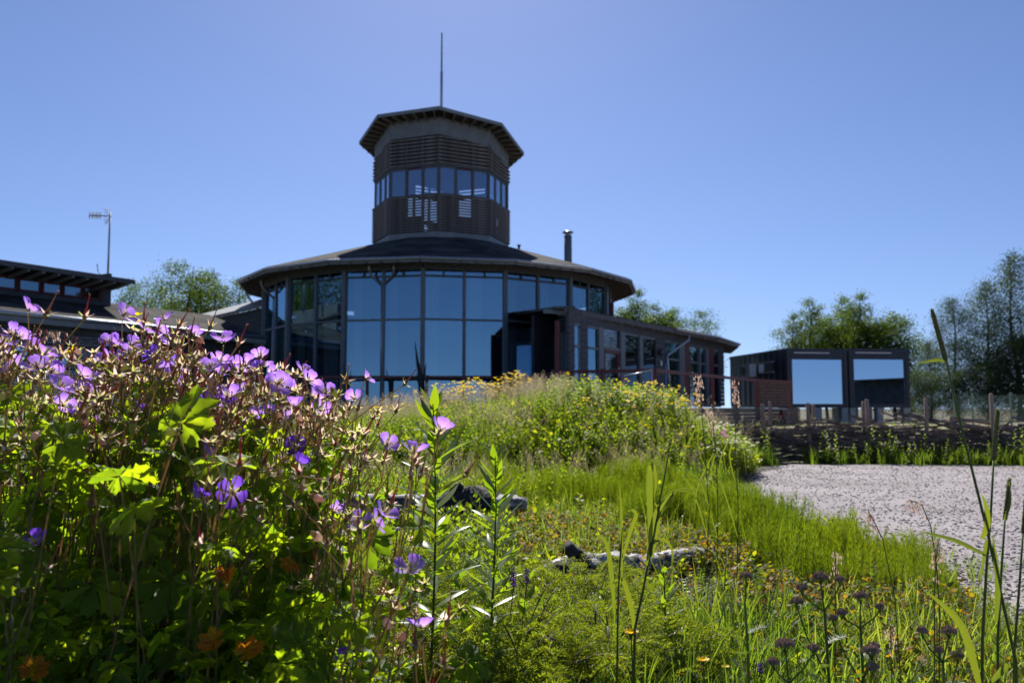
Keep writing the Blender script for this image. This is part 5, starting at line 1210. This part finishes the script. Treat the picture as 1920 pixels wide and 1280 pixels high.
# more blades and stems around them (countless)
mb = MB()
for i in range(300):
    Y = rnd.uniform(1.9, 4.6); px = rnd.gauss(1310, 75) if i % 3 else rnd.uniform(800, 1450); x = XY(px, Y, .2)
    if not meadow_side(x, Y) or nearlog(x, Y): continue
    blade(mb, rnd, rnd.uniform(.16, .36), rnd.uniform(.003, .006), rnd.uniform(.1, .6), rnd.uniform(0, 6.28), (x, Y, gz(x, Y)), seg=6)
tag(mb.build('long_grass', V_['reed']), 'loose long grass blades rising above the horsetails', 'grass', kind='stuff')
def bent_grass(label, base, stem, Y, n=26, col='straw', loc=(.02)):
    e_, o = tall_grass('fine_grass', label, 'grass', base, stem, Y, .0011, .0006, []); mb = MB(); st = [P(a, b_, Y)-o for a, b_ in stem]
    for i in range(n):
        t = rnd.random(); k = len(st)-2; p = st[k].lerp(st[k+1], t) if rnd.random() < .8 else st[k-1].lerp(st[k], .5+.5*t); d = Vector((rnd.gauss(0, .006), rnd.gauss(0, .005), rnd.uniform(-.012, .002))); q = p+d; mb.tube([p, q], [.0003, .0002], 3, cap=False)
        mb.add([q-Vector((.0012, 0, 0)), q+Vector((.0012, 0, 0)), q+Vector((.0008, 0, -.006)), q-Vector((.0003, 0, .004))], [(0, 1, 2, 3)])
    mb.build('panicle', V_[col], e_)
bent_grass('fine grass with a nodding pale head before the gravel, left of a taller one', 1690, [(1688, 1260), (1678, 1120), (1655, 1010), (1640, 980), (1627, 955)], 1.35)
bent_grass('taller fine grass with a nodding pinkish head before the gravel', 1760, [(1762, 1150), (1756, 1060), (1745, 985), (1728, 945), (1706, 937)], 1.3)
bent_grass('fine grass with a white upright head above the yarrows at the right', 1752, [(1752, 1170), (1752, 1110), (1755, 1050), (1760, 1010)], 1.3, 40)
bent_grass('pale upright grass head standing between the yarrows and horsetails', 1566, [(1566, 1100), (1567, 1060), (1565, 1030)], 1.6, 30)
bent_grass('brown nodding grass heads against the wing wall at the left', 60, [(45, 720), (62, 660), (88, 622), (112, 622)], 1.3, 36)
bent_grass('lower brown nodding grass head arching beside the wing window', 70, [(60, 740), (78, 680), (100, 648), (116, 660)], 1.3, 36)
bent_grass('pale low grass head among the orange leaves at the right bottom', 1672, [(1672, 1240), (1670, 1200), (1668, 1170)], 1.5, 30)

# --- yarrows ------------------------------------------------
V_['yar'] = leafmat('yarrow_leaf', [(.06, .10, .03), (.085, .13, .03)], .45, tboost=(2.6, 2.6, .9)); V_['yhead'] = leafmat('yarrow_buds', [(.24, .22, .13), (.36, .29, .23), (.5, .4, .37)], .5, tboost=(1.5, 1.4, 1.3), rough=.7)
def yarrow(base, px, py, Y, heads, label):
    o = Vector((XY(base, Y, 0), Y, gz(XY(base, Y, 0), Y))); e_ = empty('yarrow', o); tag(e_, label, 'yarrow', 'budding yarrows at the right bottom')
    T = P(px, py, Y)-o; fk = T-Vector((T.x*.2, 0, .045)); mb = MB(); mb.tube(curve((0, 0, 0), fk, 5, Vector((.006, 0, 0))), [.0028, .0027, .0026, .0024, .0022, .002], 6)
    for (dx, dy, w_) in heads:
        w_ *= .6
        q = T+Vector((dx, rnd.gauss(0, .01), dy)); base_ = fk if dy > -.03 else fk.lerp(Vector((0, 0, 0)), .25); mb.tube([base_, base_.lerp(q, .55)+Vector((dx*.1, 0, -.004)), q-Vector((0, 0, .006))], [.0015, .0012, .001], 5, cap=False)
        hb = MB(); nb_ = int(26+w_*1500)
        for i in range(nb_):
            a = i*2.4; rr = w_*.5*math.sqrt(i/nb_); c = q+Vector((rr*math.cos(a), rr*.8*math.sin(a), min(.25, .22)*w_*(1-(2*rr/w_)**2)+rnd.uniform(-.0015, .0015))); s_ = .0026*rnd.uniform(.75, 1.2)
            vs = [c+Vector((0, 0, s_*1.25)), c+Vector((s_, 0, 0)), c+Vector((0, s_, 0)), c+Vector((-s_, 0, 0)), c+Vector((0, -s_, 0)), c-Vector((0, 0, s_*1.3))]
            hb.add(vs, [(0, 1, 2), (0, 2, 3), (0, 3, 4), (0, 4, 1), (5, 2, 1), (5, 3, 2), (5, 4, 3), (5, 1, 4)], 0)
            if i % 3 == 0: strip(hb, [q-Vector((0, 0, .012)), c], [.0007, .0006], (1, 0, 0), 1)
        hb.build('flower_head', [V_['yhead'], V_['yar']], e_)
    mb.build('stem', V_['yar'], e_, True)
    for i in range(9):
        t = .15+.8*i/9; p = fk*t; az = i*2.4; L = .055*(1.2-.5*t); lm = MB(); d = Vector((math.cos(az)*.85, math.sin(az)*.85, .5)); s_ = Vector((-math.sin(az), math.cos(az), 0))
        ax = [d*L*u-Vector((0, 0, .3*L*u*u)) for u in [j/10 for j in range(11)]]; strip(lm, ax, [.0012]*11, s_)
        for j in range(1, 11):
            for sg in (-1, 1):
                ll = .012*(1-.07*abs(j-4)); r0_ = ax[j]; q = r0_+s_*sg*ll+d*.004; lm.add([r0_-d*.0012, r0_+d*.0012, q+Vector((0, 0, rnd.uniform(-.002, .003)))], [(0, 1, 2)])
        o2 = lm.build('leaf', V_['yar'], e_); o2.location = p
yarrow(1555, 1545, 1085, 1.25, [(0, 0, .038), (.024, -.001, .022), (-.036, -.010, .024), (-.040, -.032, .030)], 'tall yarrow with a wide brown bud head before the horsetails')
yarrow(1612, 1615, 1118, 1.3, [(0, 0, .034), (.026, -.014, .016), (-.022, -.028, .026), (-.045, -.03, .02)], 'yarrow with a small domed head right of the tallest yarrow')
yarrow(1400, 1397, 1078, 1.35, [(0, 0, .030)], 'single headed yarrow standing alone right of the near log')
yarrow(1490, 1478, 1212, 1.12, [(0, 0, .04), (.03, .0, .022), (-.02, -.018, .022)], 'low yarrow with reddish buds at the bottom right')
yarrow(1608, 1620, 1210, 1.15, [(0, 0, .036), (.022, -.006, .02), (.014, -.03, .028)], 'low yarrow below the small domed one at the bottom')
yarrow(1764, 1770, 1178, 1.2, [(0, 0, .034), (-.036, .001, .02), (.024, -.008, .018), (-.01, -.028, .018), (.018, -.036, .026)], 'many headed yarrow beside the timothy stems')

# --- hawkweed, vetch flowers
def hawk(px, py, Y, label, s=1):
    o = P(px, py, Y); x, y = o.x, o.y; e_ = empty('hawkweed', (x, y, gz(x, y))); tag(e_, label, 'hawkweed'); top = Vector((0, 0, o.z-gz(x, y))); mb = MB(); mb.tube([(.01, 0, 0), top], [.0012, .001], 5); mb.build('stem', V_['cane'], e_)
    mb = MB()
    for k in range(26):
        a = k*.2417*1.0+ (k//13)*.12; L = (.013 if k < 13 else .009)*s; d = Vector((math.cos(a*2), math.sin(a*2)*.9-.25, .30+(k//13)*.4)).normalized(); s_ = Vector((-math.sin(a*2), math.cos(a*2), 0))*.0014*s; mb.add([top, top+d*L*.6+s_, top+d*L+s_, top+d*L-s_, top+d*L*.6-s_], [(0, 1, 2, 3, 4)])
    mb.build('flower', V_['yellow'], e_); mb = MB(); mb.tube([top-Vector((0, 0, .007)), top], [.002, .004], 7); mb.build('calyx', V_['stem'], e_)
hawk(1183, 1187, 1.35, 'bright yellow hawkweed flower in the juniper at the bottom centre')
hawk(1318, 1238, 1.5, 'smaller yellow hawkweed at the bottom right of the bright one', .9)
hawk(1190+170, 1250, 1.6, 'pale yellow hawkweed low among the vetch leaves', .6)
for (px, py, lb) in ((150, 655, 'yellow buttercup trio between the cranesbills and the wing window'), (252, 585, 'yellow buttercup beside the tallest cranesbill flower'), (266, 603, 'buttercup just under the left wing gutter'), (178, 672, 'buttercup right of the trio by the wing window'), (310, 668, 'buttercup among the crowded violet flowers'), (560, 690+95, 'buttercup beside the right leaning cranesbill')):
    Y = 2.1; o = P(px, py, Y); mb = T_cup(px, 1.0)
    # forked stem, real height from the ground
    mb = MB(); g = gz(o.x, Y); hgt = o.z-g; mb.tube([(.02, 0, 0), (0, 0, hgt*.7)], [.0012, .0009], 4, 0)
    for q in range(3 if px == 150 else 2):
        c = Vector((rnd.gauss(0, .012), rnd.gauss(0, .01), hgt-rnd.uniform(0, .02))); mb.tube([(0, 0, hgt*.7), c], [.0007, .0005], 4, 0)
        for k in range(5):
            a = k*1.2566; d = Vector((math.cos(a), math.sin(a), .6)); s_ = Vector((-math.sin(a), math.cos(a), 0)); mb.add([c, c+d*.007+s_*.005, c+d*.0115+s_*.004, c+d*.0115-s_*.004, c+d*.007-s_*.005], [(0, 1, 2, 3, 4)], 1)
    ob = mb.build('buttercup', [V_['stem'], V_['yellow']]); ob.location = (o.x, Y, g); tag(ob, lb, 'buttercup')
V_['vetch'] = leafmat('vetch_flower', [(.10, .03, .25), (.16, .05, .36), (.22, .07, .38)], .45, tboost=(1.6, 1.3, 1.5))
for (px, py, L, lb) in ((745, 968, .05, 'purple vetch spike beside the far log left of the willowherb'), (787, 988, .035, 'short purple vetch spike right of the taller one by the far log'), (696, 1048, .035, 'dark purple vetch spike among the right cranesbills'), (963, 1078, .036, 'purple vetch spike at the left end of the near log'), (988, 1076, .025, 'smaller vetch spike nearest the near log'), (680, 1020, .03, 'vetch spike under the three violet flowers'), (1034, 1188, .015, 'tiny purple vetch flower in the juniper'), (1425, 1250, .016, 'tiny dark vetch flower at the bottom right')):
    Y = 1.75; o = P(px, py, Y); g = gz(o.x, Y); e_ = empty('tufted_vetch', (o.x, Y, g)); tag(e_, lb, 'vetch'); h_ = o.z-g; mb = MB(); mb.tube([(-.03, 0, 0), (0, 0, h_-L*.6), (0, 0, h_+L*.5)], [.001, .0009, .0005], 4); mb.build('stem', V_['stem'], e_)
    mb = MB(); nf = int(14+L*700)
    for i in range(nf):
        t = i/nf; a = rnd.uniform(-.2, 3.4)-math.pi*.5; p = Vector((0, 0, h_-L*.5+L*t)); d = Vector((math.cos(i*2.4), math.sin(i*2.4), -.25-.5*(1-t))).normalized()*.010*(1.1-.5*t); s_ = Vector((-d.y, d.x, 0)).normalized()*.0022
        mb.add([p, p+d*.6+s_, p+d, p+d*.6-s_, p+d*.6+Vector((0, 0, .002))], [(0, 1, 4), (1, 2, 4), (2, 3, 4), (3, 0, 4)])
    mb.build('flower_spike', V_['vetch'], e_)

# --- birch logs ------------------------------------------------
bk = bpy.data.materials.new('birch_bark'); bk.use_nodes = True; n = bk.node_tree; b = n.nodes['Principled BSDF']; b.inputs['Roughness'].default_value = .75
tc = n.nodes.new('ShaderNodeTexCoord'); mp = n.nodes.new('ShaderNodeMapping'); mp.inputs['Scale'].default_value = (6, 22, 22); n1 = n.nodes.new('ShaderNodeTexNoise'); n1.inputs['Scale'].default_value = 1.3; n1.inputs['Detail'].default_value = 6; n1.inputs['Roughness'].default_value = .65
cr = n.nodes.new('ShaderNodeValToRGB'); e = cr.color_ramp.elements; e[0].position = .43; e[0].color = (.05, .045, .045, 1); e[1].position = .54; e[1].color = (.42, .40, .38, 1); x_ = e.new(.75); x_.color = (.72, .70, .66, 1)
n.links.new(tc.outputs['Object'], mp.inputs[0]); n.links.new(mp.outputs[0], n1.inputs[0]); n.links.new(n1.outputs[0], cr.inputs[0]); n.links.new(cr.outputs[0], b.inputs['Base Color'])
bp = n.nodes.new('ShaderNodeBump'); bp.inputs['Strength'].default_value = .5; bp.inputs['Distance'].default_value = .01; n.links.new(n1.outputs[0], bp.inputs['Height']); n.links.new(bp.outputs[0], b.inputs['Normal'])
rot_w = mat('rotten_wood', (.035, .03, .028), .9, .6, 30, bump=.8)
def rough_tube(pts, rad, n=14, amp=.12, seed=0, mi=0, sub=4):
    mb = MB(); P_ = []; Rr = []
    for i in range(len(pts)-1):
        for j in range(sub): t = j/sub; P_.append(Vector(pts[i]).lerp(Vector(pts[i+1]), t)); Rr.append(rad[i]+(rad[i+1]-rad[i])*t)
    P_.append(Vector(pts[-1])); Rr.append(rad[-1]); mb.tube(P_, Rr, n, mi)
    mb.v = [tuple(Vector(v)+Vector((noise.noise(Vector(v)*34+Vector((seed, 0, 0))), noise.noise(Vector(v)*28+Vector((0, seed+7, 0))), noise.noise(Vector(v)*28+Vector((3, 0, seed)))))*amp*rad[0]*2) for v in mb.v]; return mb
lg = empty('birch_log', (0, 0, 0)); tag(lg, 'near birch log with a dark knotty branch stub, lying in orange leaves', 'log')
Y = 3.05
pts = [P(992, 1092, 2.95), P(1040, 1078, 2.98), P(1090, 1063, 3.05), P(1150, 1062, 3.1), P(1210, 1062, 3.2), P(1270, 1050, 3.35), P(1330, 1040, 3.5)]
rough_tube(pts, [.034, .050, .054, .045, .042, .040, .034], seed=1, amp=.22, n=18, sub=7).build('trunk', bk, lg, True)
rough_tube([P(1098, 1062, 3.0), P(1085, 1042, 2.98), P(1064, 1026, 2.96)], [.028, .022, .024], seed=2, amp=.2).build('branch_stub', rot_w, lg, True)
rough_tube([P(1035, 1085, 2.95), P(1050, 1072, 2.93), P(1060, 1082, 2.92)], [.02, .034, .02], seed=5, amp=.3).build('knot', rot_w, lg, True)
rough_tube([P(1100, 1052, 3.0), P(1112, 1056, 3.0), P(1122, 1066, 2.97)], [.012, .02, .016], seed=6, amp=.3).build('bark_flap', bk, lg, True)
lg = empty('birch_log', (0, 0, .02)); tag(lg, 'far birch log, white at both ends and dark rotten in the middle, behind the willowherbs', 'log')
rough_tube([P(640, 948, 4.9), P(720, 950, 4.9), P(800, 953, 4.85), P(842, 955, 4.85)], [.05, .052, .055, .055], seed=3).build('trunk', bk, lg, True)
rough_tube([P(830, 962, 4.8), P(862, 946, 4.78), P(905, 948, 4.75), P(930, 958, 4.72)], [.07, .085, .08, .062], seed=4, amp=.22).build('rotten_section', rot_w, lg, True)
rough_tube([P(915, 955, 4.74), P(960, 952, 4.7), P(986, 950, 4.68)], [.058, .055, .035], seed=5, amp=.16).build('trunk_end', bk, lg, True)
rough_tube([P(848, 935, 4.75), P(858, 920, 4.74), P(868, 925, 4.74)], [.03, .028, .012], seed=8, amp=.3).build('branch_stub', rot_w, lg, True)
so = MB(); v, t, m = T_stone(5, .03); so.add([tuple(q) for q in v], [tuple(q) for q in t]); ob = so.build('stone', rot_w, None, True); q = P(1410, 1160, 2.3); ob.location = (q.x, q.y, .03); tag(ob, 'small dark stone between the single yarrow and the berry shrubs', 'stone')

# --- wattle fence ------------------------------------------------
wf = empty('wattle_fence', (0, 0, 0)); tag(wf, 'low woven branch fence with brown stakes beyond the gravel path', 'fence')
fl = Line((2.2, 10.35), (7.6, 9.7))
stk = [(1431, 757, 0), (1443, 752, .35), (1518, 755, 0), (1527, 758, .4), (1619, 752, .35), (1630, 748, 0), (1736, 746, 0), (1862, 738, -.1), (1350, 770, 0), (1985, 735, 0)]
for (px, py, oy) in stk:
    p = fl.at(px, .5); y = p.y+oy; x = XY(px, y, .5); zt = ZY(py, y); mb = MB(); tl_ = rnd.gauss(0, .02); mb.tube([(x, y, -.1), (x+tl_*.5, y, zt*.5), (x+tl_, y, zt-.01), (x+tl_, y, zt)], [.024, .024, .022, .016], 7); mb.build('stake', M['stake'], wf, True)
nr = 0
for i in range(230):
    t0 = rnd.uniform(-.02, .85); Lr = rnd.uniform(.8, 2.0); z = .03+.40*rnd.random()**.8; pts = []; ph = rnd.uniform(0, 6.28); slope = rnd.gauss(0, .03)
    for k in range(7):
        u = k/6; p = fl.a + fl.d*(t0*5.4+Lr*u); off = .07*math.sin(ph+u*Lr*6)+rnd.gauss(.05, .03); pts.append((p.x, p.y+off, max(.02, z+slope*(k-3)+rnd.gauss(0, .012))))
    r0 = rnd.uniform(.006, .02); mb = MB(); mb.tube(pts, [r0, r0*.95, r0*.9, r0*.8, r0*.7, r0*.55, r0*.35], 5); mb.build('rod', M['rod'] if rnd.random() < .7 else M['stake'], wf)
mb = MB()
for i in range(3200):
    p = fl.a+fl.d*rnd.uniform(-.1, 5.6); z = rnd.uniform(.01, .44); d = Vector((rnd.gauss(0, 1), rnd.gauss(0, .4), rnd.gauss(0, .35))).normalized()*rnd.uniform(.1, .3); q = Vector((p.x, p.y+rnd.uniform(-.1, .2), z)); mb.tube([q, q+d*.5+Vector((0, 0, rnd.gauss(0, .01))), q+d], [.004, .003, .001], 3, cap=False)
o = mb.build('brushwood', M['rod'], wf); o['kind'] = 'stuff'
fg = np.array([(fl.at(rnd.uniform(1330, 1950), .1).x+rnd.gauss(0, .05), 0, 0) for _ in range(1)], np.float32)
def fpos(n, spread=.22, off=-.12):
    o_ = []
    for i in range(n):
        t = rnd.uniform(-.05, 1.05); p = fl.a.lerp(fl.b, t); y = p.y+off+rnd.gauss(0, spread); o_.append((p.x, y, 0))
    o_ = [q for q in o_ if noise.noise(Vector((q[0]*1.7, 3, 0))) > rnd.uniform(-.35, .25)]
    return np.array(o_, np.float32)
merged('fence_weeds', [V_['leaf'], V_['stem']], jobs(tl+tl2[:1], fpos(620, .14, -.25), s0=.35, s1=1.1), 'green weeds along the foot of the wattle fence')
merged('fence_grass', [V_['grass'], V_['straw']], jobs([T_tuft(200+i, 12, .26, .006, .04, .6) for i in range(3)], fpos(1700, .14, -.3), s0=.35, s1=1.05) + jobs(tsg, fpos(60, .2, .3), s0=1.0, s1=1.5), 'yellow green grass tufts along the wattle fence')
# rough ground behind the fence
merged('back_grass', [V_['grass'], V_['straw']], jobs([T_tuft(210+i, 9, .22, .008, .06, .6) for i in range(3)], scatter(2400, (2, 16), (10.4, 33)), s0=.5, s1=1.1)+jobs(tsg[:2], scatter(150, (3, 14), (11, 20)), s0=.9, s1=1.6), 'sparse grass on the ground behind the wattle fence')
sand = mat('sandy_earth', (.30, .24, .18), .95, .3, 3, bump=.4)
mb = MB(); mb.add([(4.2, 12, .045), (11, 13.5, .045), (24, 34, .04), (16, 36, .04), (10, 33, .04), (6, 20, .045)], [(0, 1, 2, 3, 4, 5)]); tag(mb.build('sandy_ground', sand), kind='structure')

# --- green mesh fence at the far right
mf = empty('mesh_fence', (0, 0, 0)); tag(mf, 'pale green wire mesh fence before the trees at the right edge', 'fence')
gmt = mat('green_wire', (.16, .26, .17), .5); a = P(1790, 770, 26); b_ = P(2010, 768, 24)
for j in range(7):
    p = a.lerp(b_, j/6); mb = MB(); mb.box((p.x, p.y, .55), (.05, .05, 1.1)); mb.build('post', gmt, mf)
mb = MB()
for j in range(12): mb.bar((a.x, a.y, .08+j*.085), (b_.x, b_.y, .08+j*.085), .008, .008)
for j in range(60): p = a.lerp(b_, j/59); mb.bar((p.x, p.y-.01, .06), (p.x, p.y-.01, 1.03), .008, .008)
o = mb.build('mesh', gmt, mf); o['kind'] = 'stuff'

# --- trees ------------------------------------------------
def tree_data(seed, h=8, w_=3.2, nleaf=5200, ls=.13, bare=.2, limbs=26, droop=.0, top=1.0):
    r_ = random.Random(seed); tb = MB(); lean = Vector((r_.gauss(0, .02), r_.gauss(0, .02), 0))
    tp = [Vector((lean.x*z+.12*math.sin(z*.8+seed), lean.y*z+.1*math.cos(z*.7+seed), z)) for z in [h*i/8 for i in range(9)]]
    tb.tube(tp, [h*.016*(1-.88*i/8) for i in range(9)], 7)
    cl = []
    for i in range(limbs):
        t = bare+(1-bare)*((i+.5)/limbs); k = min(7, int(t*8)); p = tp[k].lerp(tp[k+1], t*8-k); az = i*2.4+r_.uniform(-.4, .4)
        prof = math.sin(math.pi*min(1, (t-bare)/(1-bare)*.80+.17))**.8; L = w_*.5*prof*r_.uniform(.6, 1.25)+.15; e_ = r_.uniform(.25, .85)
        d = Vector((math.cos(az)*math.cos(e_), math.sin(az)*math.cos(e_), math.sin(e_))); q = p+d*L-Vector((0, 0, droop*L)); m_ = p.lerp(q, .5)+Vector((0, 0, .06*L)); tb.tube([p, m_, q], [h*.005*(1.2-t), h*.0035*(1.2-t), .012], 5, cap=False)
        for j in range(r_.randint(3, 5)):
            u = r_.uniform(.35, 1.05); c = p.lerp(q, u)+Vector((r_.gauss(0, .18), r_.gauss(0, .18), r_.gauss(0, .15)))*L*.6; cl.append((c, L*r_.uniform(.2, .36)+.16)); tb.tube([p.lerp(q, min(.95, u)), c], [.012, .005], 4, cap=False)
    for j in range(5): cl.append((tp[-1]+Vector((r_.gauss(0, .15), r_.gauss(0, .15), -r_.uniform(0, .12)*h)), .22))
    rg = np.random.RandomState(seed); C_ = np.array([list(c[0])+[c[1]] for c in cl]); wts = C_[:, 3]**2; idx = rg.choice(len(cl), nleaf, p=wts/wts.sum())
    pos = C_[idx, :3]+rg.normal(0, 1, (nleaf, 3))*C_[idx, 3:4]*np.array([.6, .6, .5]); pos[:, 2] -= np.abs(rg.normal(0, 1, nleaf))*droop*.5
    u = rg.normal(0, 1, (nleaf, 3)); u /= np.linalg.norm(u, axis=1)[:, None]; v = rg.normal(0, 1, (nleaf, 3)); v -= u*(u*v).sum(1)[:, None]; v /= np.linalg.norm(v, axis=1)[:, None]
    s_ = (ls*rg.uniform(.6, 1.2, nleaf))[:, None]; Vv = np.stack([pos-u*s_*.5, pos+v*s_*.32, pos+u*s_*.5, pos-v*s_*.32], 1).reshape(-1, 3)
    me = bpy.data.meshes.new('crown'); n4 = nleaf*4; me.vertices.add(n4); me.vertices.foreach_set('co', Vv.astype(np.float32).ravel()); me.loops.add(n4); me.loops.foreach_set('vertex_index', np.arange(n4, dtype=np.int32)); me.polygons.add(nleaf); me.polygons.foreach_set('loop_start', np.arange(0, n4, 4, dtype=np.int32)); me.update(calc_edges=True)
    return tb.mesh('trunk', V_['bark'], True), me
def crown_mat(me, m): c = me.copy(); c.materials.clear(); c.materials.append(m); return c
kinds = {}
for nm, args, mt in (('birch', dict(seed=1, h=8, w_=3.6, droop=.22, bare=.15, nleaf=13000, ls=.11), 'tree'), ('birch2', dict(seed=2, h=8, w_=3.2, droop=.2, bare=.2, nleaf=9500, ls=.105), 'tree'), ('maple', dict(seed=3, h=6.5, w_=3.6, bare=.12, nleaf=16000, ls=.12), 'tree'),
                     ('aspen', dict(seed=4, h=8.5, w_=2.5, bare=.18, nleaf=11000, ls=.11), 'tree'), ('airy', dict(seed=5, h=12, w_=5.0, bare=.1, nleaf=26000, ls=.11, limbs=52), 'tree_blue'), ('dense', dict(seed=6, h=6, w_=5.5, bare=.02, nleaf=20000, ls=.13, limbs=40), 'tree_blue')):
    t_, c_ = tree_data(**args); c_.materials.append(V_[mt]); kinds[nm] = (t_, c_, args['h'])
def tree(kind, px, pytop, Y, label, group, rz=None, wide=1.0):
    t_, c_, h0 = kinds[kind]; hh = ZY(pytop, Y); s_ = hh/h0; x = XY(px, Y, hh*.6); e_ = empty({'birch': 'birch_tree', 'birch2': 'birch_tree', 'aspen': 'aspen_tree'}.get(kind, 'broadleaf_tree'), (x, Y, 0)); tag(e_, label, 'tree', group)
    for m_, nme in ((t_, 'trunk'), (c_, 'crown')): o = link(nme, m_, e_); o.scale = (s_*wide, s_*wide, s_); o.rotation_euler = (0, 0, rz if rz is not None else rnd.uniform(0, 6.28)); 
gl = 'birches behind the left wing'
for q in (('birch2', 262, 528, 44, 'thin birch nearest the left wing roof corner'), ('birch', 305, 540, 46, 'low birch between the thin one and the tall birch'), ('birch', 348, 496, 44, 'tallest birch behind the left wing with a pointed top'), ('birch', 400, 512, 45, 'broad birch right of the tallest one'), ('birch2', 440, 524, 46, 'birch right beside the rotunda eave'), ('birch', 372, 520, 47, 'dense birch behind the gap of the two broad ones'), ('birch2', 235, 565, 46, 'small birch low behind the clerestory end')): tree(*q, gl, wide=1.0)
g2 = 'trees behind the entrance wing'
for q in (('aspen', 1195, 548, 50, 'tall tree just right of the rotunda eave'), ('aspen', 1225, 574, 52, 'rounded tree behind the entrance wing roof'), ('birch2', 1272, 581, 54, 'dark tree over the middle of the entrance wing roof'), ('birch2', 1312, 583, 55, 'thin open tree at the right end of the wing trees'), ('maple', 1250, 592, 52, 'low tree filling between the wing trees'), ('maple', 1175, 590, 50, 'low tree half hidden by the rotunda eave')): tree(*q, g2)
g3 = 'trees behind the cabins'
for q in (('aspen', 1487, 592, 50, 'leftmost narrow tree behind the cabins'), ('aspen', 1522, 566, 51, 'narrow tree second from the left behind the cabins'), ('aspen', 1580, 562, 52, 'tall narrow tree above the left cabin'), ('aspen', 1612, 555, 50, 'tallest narrow tree above the joint of the cabins'), ('maple', 1672, 598, 49, 'rounded bright tree above the right cabin'), ('maple', 1640, 612, 50, 'low rounded tree left of the bright one'), ('maple', 1550, 610, 52, 'low tree filling above the left cabin'), ('maple', 1600, 606, 53, 'low dense tree above the middle of the cabins')): tree(*q, g3, wide=1.2)
g4 = 'trees at the right edge'
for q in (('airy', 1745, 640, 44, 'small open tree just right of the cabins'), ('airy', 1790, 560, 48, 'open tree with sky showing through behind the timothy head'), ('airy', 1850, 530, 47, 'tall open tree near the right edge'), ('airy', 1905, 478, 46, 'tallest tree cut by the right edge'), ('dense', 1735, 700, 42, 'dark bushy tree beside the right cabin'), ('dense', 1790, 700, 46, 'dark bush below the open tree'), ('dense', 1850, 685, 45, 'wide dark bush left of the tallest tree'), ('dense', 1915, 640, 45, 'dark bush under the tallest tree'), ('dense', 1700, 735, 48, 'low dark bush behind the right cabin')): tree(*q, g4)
# trees outside the frame on the left, mirrored in the rotunda glass
for (x, y, k, lb) in ((-26, 24, 'birch', 'birch beyond the left wing outside the view'), (-31, 27, 'airy', 'tall tree beyond the left wing outside the view'), (-24, 28.5, 'birch2', 'second birch beyond the left wing outside the view')):
    t_, c_, h0 = kinds[k]; e_ = empty('birch_tree', (x, y, 0)); tag(e_, lb, 'tree', 'trees left of the meadow')
    for m_, nme in ((t_, 'trunk'), (c_, 'crown')): o = link(nme, m_, e_); o.scale = (1.1,)*3

# dark shed beyond the right edge, seen only as a reflection in the cabin window
sh = empty('shed', (0, 0, 0)); tag(sh, 'dark shed beyond the right edge, mirrored in the right cabin window', 'shed')
mb = MB(); mb.box((38.3, 16, 1.3), (8.2, 6, 2.6)); mb.build('wall', M['wall_dark'], sh); mb = MB(); mb.slab([(33.4, 12.5, 2.75), (43, 12.5, 2.9), (43, 19.6, 2.9), (33.4, 19.6, 2.75)], .14); mb.build('roof', M['roof'], sh)
